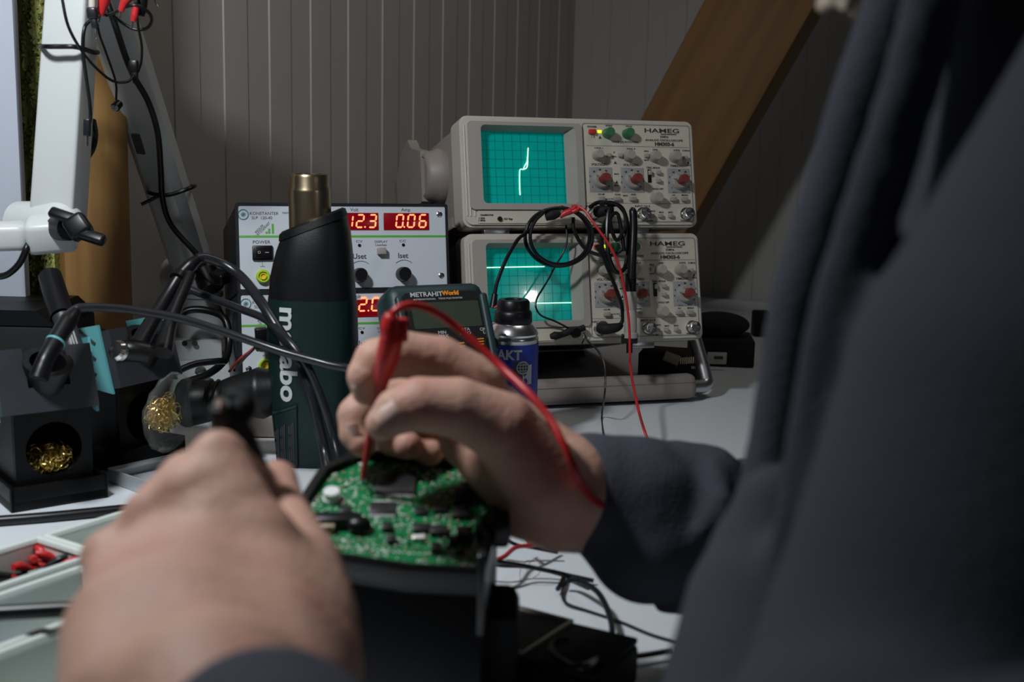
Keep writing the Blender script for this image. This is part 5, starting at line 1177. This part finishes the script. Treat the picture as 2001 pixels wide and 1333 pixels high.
LH_palm = [H([(400, 1400, .305, 24), (390, 1260, .345, 23), (400, 1130, .382, 18), (410, 1050, .398, 13.5)]), H([(262, 1390, .312, 21), (250, 1240, .352, 20), (258, 1150, .385, 14)]), H([(335, 1240, .348, 22), (325, 1120, .388, 16)]),
           H([(520, 1400, .315, 22), (520, 1260, .352, 21), (515, 1140, .388, 17), (505, 1070, .398, 13.5)]), H([(560, 1240, .370, 18), (560, 1150, .40, 15), (545, 1090, .42, 11)]),
           H([(410, 1400, .30, 27), (470, 1560, .27, 28), (560, 1750, .235, 31), (700, 2050, .18, 36)])]
# torso, head, legs (inside the clothes)
SHL = Vector((.40, .10, 1.02)); SHR = Vector((.47, .42, 1.0)); HIP = Vector((.42, -.02, .50)); elL = Vector((P(700, 2050, .18))); elR = P(1700, 1250, .60)
torso = [[(SHL, .055), ((SHL+SHR)/2, .075), (SHR, .055)], [(HIP, .13), (Vector((.42, .1, .75)), .125), (Vector((.43, .24, .95)), .10)],
         [(Vector((.42, .27, 1.02)), .055), (Vector((.36, .36, 1.12)), .055)], [(Vector((.34, .38, 1.19)), .085), (Vector((.33, .39, 1.25)), .092)], [(Vector((.28, .43, 1.14)), .045), (Vector((.30, .42, 1.17)), .06)],
         [(SHR, .05), (elR, .042), (P(1420, 1080, .65), .034)], [(SHL, .05), (elL, .042), (P(560, 1660, .27), .031)],
         [(HIP+Vector((-.07, 0, 0)), .085), (Vector((.28, .40, .53)), .062), (Vector((.26, .42, .10)), .042), (Vector((.26, .50, .04)), .035)],
         [(HIP+Vector((.08, 0, 0)), .085), (Vector((.55, .38, .53)), .062), (Vector((.56, .40, .10)), .042), (Vector((.56, .48, .04)), .035)]]
def mesh_from(name, parts):
    V = []; Fq = []; n = 0
    for v, q in parts: V.append(v); Fq.append(q+n); n += len(v)
    V = np.concatenate(V); Fq = np.concatenate(Fq)
    me = bpy.data.meshes.new(name); me.from_pydata(V.tolist(), [], Fq.tolist())
    for p in me.polygons: p.use_smooth = True
    return me
person = thing('person', 'person in a charcoal hooded sweatshirt leaning in from the right, probing the circuit board', 'person', Matrix.Identity(4))
# creases on the hands (shallow grooves)
gr = lambda a, b, d0, d1, r: (P(*a, d0), P(*b, d1), r, r, .003)
RHs = build_sdf(RH_fingers+RH_palm, .0016, .007, it=2)
LHs = build_sdf(LH_fingers+LH_palm, .0016, .008, it=3, lo=np.array((-.20, .26, .70)), hi=np.array((.03, .53, 1.05)))
TOs = build_sdf(torso, .008, .03, it=2)
obj('body', mesh_from('body', [RHs, LHs, TOs]), M_['skin'], person)
# fingernails: curved plates laid on the finger ends
def nail(px, py, d, w, l, up, along):
    c = P(px, py, d); a = Vector(along).normalized(); u = Vector(up); u = (u-a*u.dot(a)).normalized(); s_ = a.cross(u); V = []; Fc = []
    for i in range(7):
        for j in range(7):
            s = (i/6-.5); t = (j/6-.5); V.append(c+s_*(w*s)*(1-.5*max(0, t)*t)+a*(l*t)+u*(-.9*w*s*s-.35*l*max(0, t-.1)**2))
    n0 = len(V); V += [v-u*.0008 for v in V]
    for i in range(6):
        for j in range(6): q = i*7+j; Fc.append((q, q+1, q+8, q+7)); Fc.append((n0+q, n0+q+7, n0+q+8, n0+q+1))
    edge = [j for j in range(7)]+[i*7+6 for i in range(1, 7)]+[42+j for j in range(5, -1, -1)]+[i*7 for i in range(5, 0, -1)]
    for a_, b_ in zip(edge, edge[1:]+edge[:1]): Fc.append((a_, n0+a_, n0+b_, b_))
    obj('fingernail', MB().add(V, Fc), M_['nail'], person)
def dirv(a, b): return (P(*b)-P(*a))
nail(756, 812, .5525, .0115, .012, (-.1, -1, .35), dirv((790, 795, .56), (745, 830, .558)))
nail(692, 742, .589, .009, .010, (-.55, -.85, .1), dirv((705, 705, .59), (700, 765, .59)))
nail(684, 848, .609, .009, .010, (-.6, -.8, .0), dirv((680, 815, .61), (694, 875, .61)))
nail(528, 928, .492, .010, .011, (-.3, -.9, .5), dirv((560, 985, .49), (535, 920, .495)))
# ---- hooded sweatshirt
slR = [H([(1148, 955, .622, 30), (1162, 960, .622, 31), (1240, 990, .630, 35), (1330, 1030, .640, 41)])+[(P(1450, 1075, .645), .046), (elR, .056), (SHR+Vector((0, 0, -.02)), .075)],
       H([(1225, 985, .628, 37), (1265, 1060, .62, 33)]), H([(1320, 930, .640, 20), (1380, 950, .640, 22), (1400, 1010, .640, 24)]),
       H([(1270, 905, .635, 14), (1290, 960, .62, 18), (1280, 1040, .61, 17)]), H([(1385, 925, .645, 15), (1375, 985, .625, 18), (1330, 1080, .615, 18)])]
ax0, ax1 = P(1215, 985, .628), P(1425, 1068, .645); axd = (ax1-ax0).normalized(); ox = axd.orthogonal().normalized(); oy = axd.cross(ox)
for tt, rr0, tk, ska, a0_, a1_ in ((.04, .0325, .0045, .0, 0, 6.3), (.40, .0385, .0050, .012, 0, 6.3), (.60, .0400, .0055, -.010, 0, 6.3), (.80, .0415, .0060, .012, 0, 6.3), (1.0, .0435, .0065, -.008, 0, 6.3)):
    c_ = ax0.lerp(ax1, tt); n__ = 12; slR.append([(c_+(ox*math.cos(a)+oy*math.sin(a))*rr0+axd*ska*math.sin(a+1), tk) for a in [a0_+(a1_-a0_)*i/n__ for i in range(n__+1)]])
V1 = build_sdf(slR, .003, .004, it=2)
cuffL = [H([(522, 1512, .272, 30.5), (545, 1570, .262, 32), (575, 1680, .245, 35)])+[(elL, .048), (SHL+Vector((0, 0, -.04)), .075)]]
V2 = build_sdf(cuffL, .003, .010, it=2)
body_c = [
    H([(1860, -200, .40, 14), (1776, 0, .40, 14), (1698, 200, .40, 13), (1636, 400, .40, 13), (1580, 580, .40, 13), (1546, 800, .40, 13), (1524, 960, .40, 14), (1520, 1100, .39, 16)]),
    H([(1860, -160, .345, 9), (1800, 100, .335, 8.5), (1722, 350, .33, 8.5), (1636, 600, .33, 8), (1590, 850, .33, 8), (1570, 1000, .33, 8), (1560, 1120, .335, 10)]),
    H([(2480, 150, .31, 56), (2263, 522, .30, 56), (2106, 787, .29, 56), (2022, 1060, .285, 56), (1940, 1300, .28, 56), (1860, 1600, .26, 56), (1500, 2100, .20, 56)]),
    H([(1528, 1000, .365, 16), (1512, 1100, .36, 21), (1508, 1200, .35, 27), (1490, 1340, .335, 29), (1470, 1560, .31, 32)]),
    [(P(2150, 100, .42), .055), (P(1960, 900, .43), .06), (P(1850, 1500, .42), .065), (Vector((.42, .10, .62)), .14), (HIP, .16)],
    [(SHL, .085), ((SHL+SHR)/2, .10), (SHR, .08)],
]
V3 = build_sdf(body_c, .004, .007, it=2)
obj('hooded_sweatshirt', mesh_from('hooded_sweatshirt', [V1, V2, V3]), M_['hood'], person)
tr_ = build_sdf([[(HIP+Vector((-.07, 0, 0)), .105), (Vector((.28, .40, .53)), .075), (Vector((.26, .42, .12)), .055)], [(HIP+Vector((.08, 0, 0)), .105), (Vector((.55, .38, .53)), .075), (Vector((.56, .40, .12)), .055)]], .008, .02)
obj('trousers', mesh_from('trousers', [tr_]), M_['blackm'], person)
# beard tuft seen at the top edge
bq = P(1668, 16, .47); V4 = []
for k in range(26):
    d = Vector(rng.normal(size=3)); d.normalize(); c = bq+Vector((d.x*.010, d.y*.010, abs(d.z)*.012+.001)); V4.append([(c, .0035), (c+Vector((d.x*.003, d.y*.003, -.004)), .002)])
V4.append([(bq+Vector((.02, .02, .05)), .018), (Vector((.28, .42, 1.16)), .05)])
bm_ = build_sdf(V4, .0018, .002, it=1); obj('beard', mesh_from('beard', [bm_]), M_['hair'], person)
stl = thing('stool', 'dark stool under the person at the right', 'stool', (HIP.x, HIP.y, 0))
obj('seat', MB().cyl((0, 0, .33), (0, 0, .375), .19, .19, 32), M_['blackm'], stl); obj('column', MB().cyl((0, 0, .04), (0, 0, .33), .025), M_['chrome'], stl); obj('base', MB().cyl((0, 0, 0), (0, 0, .04), .24, .20, 32), M_['black'], stl)
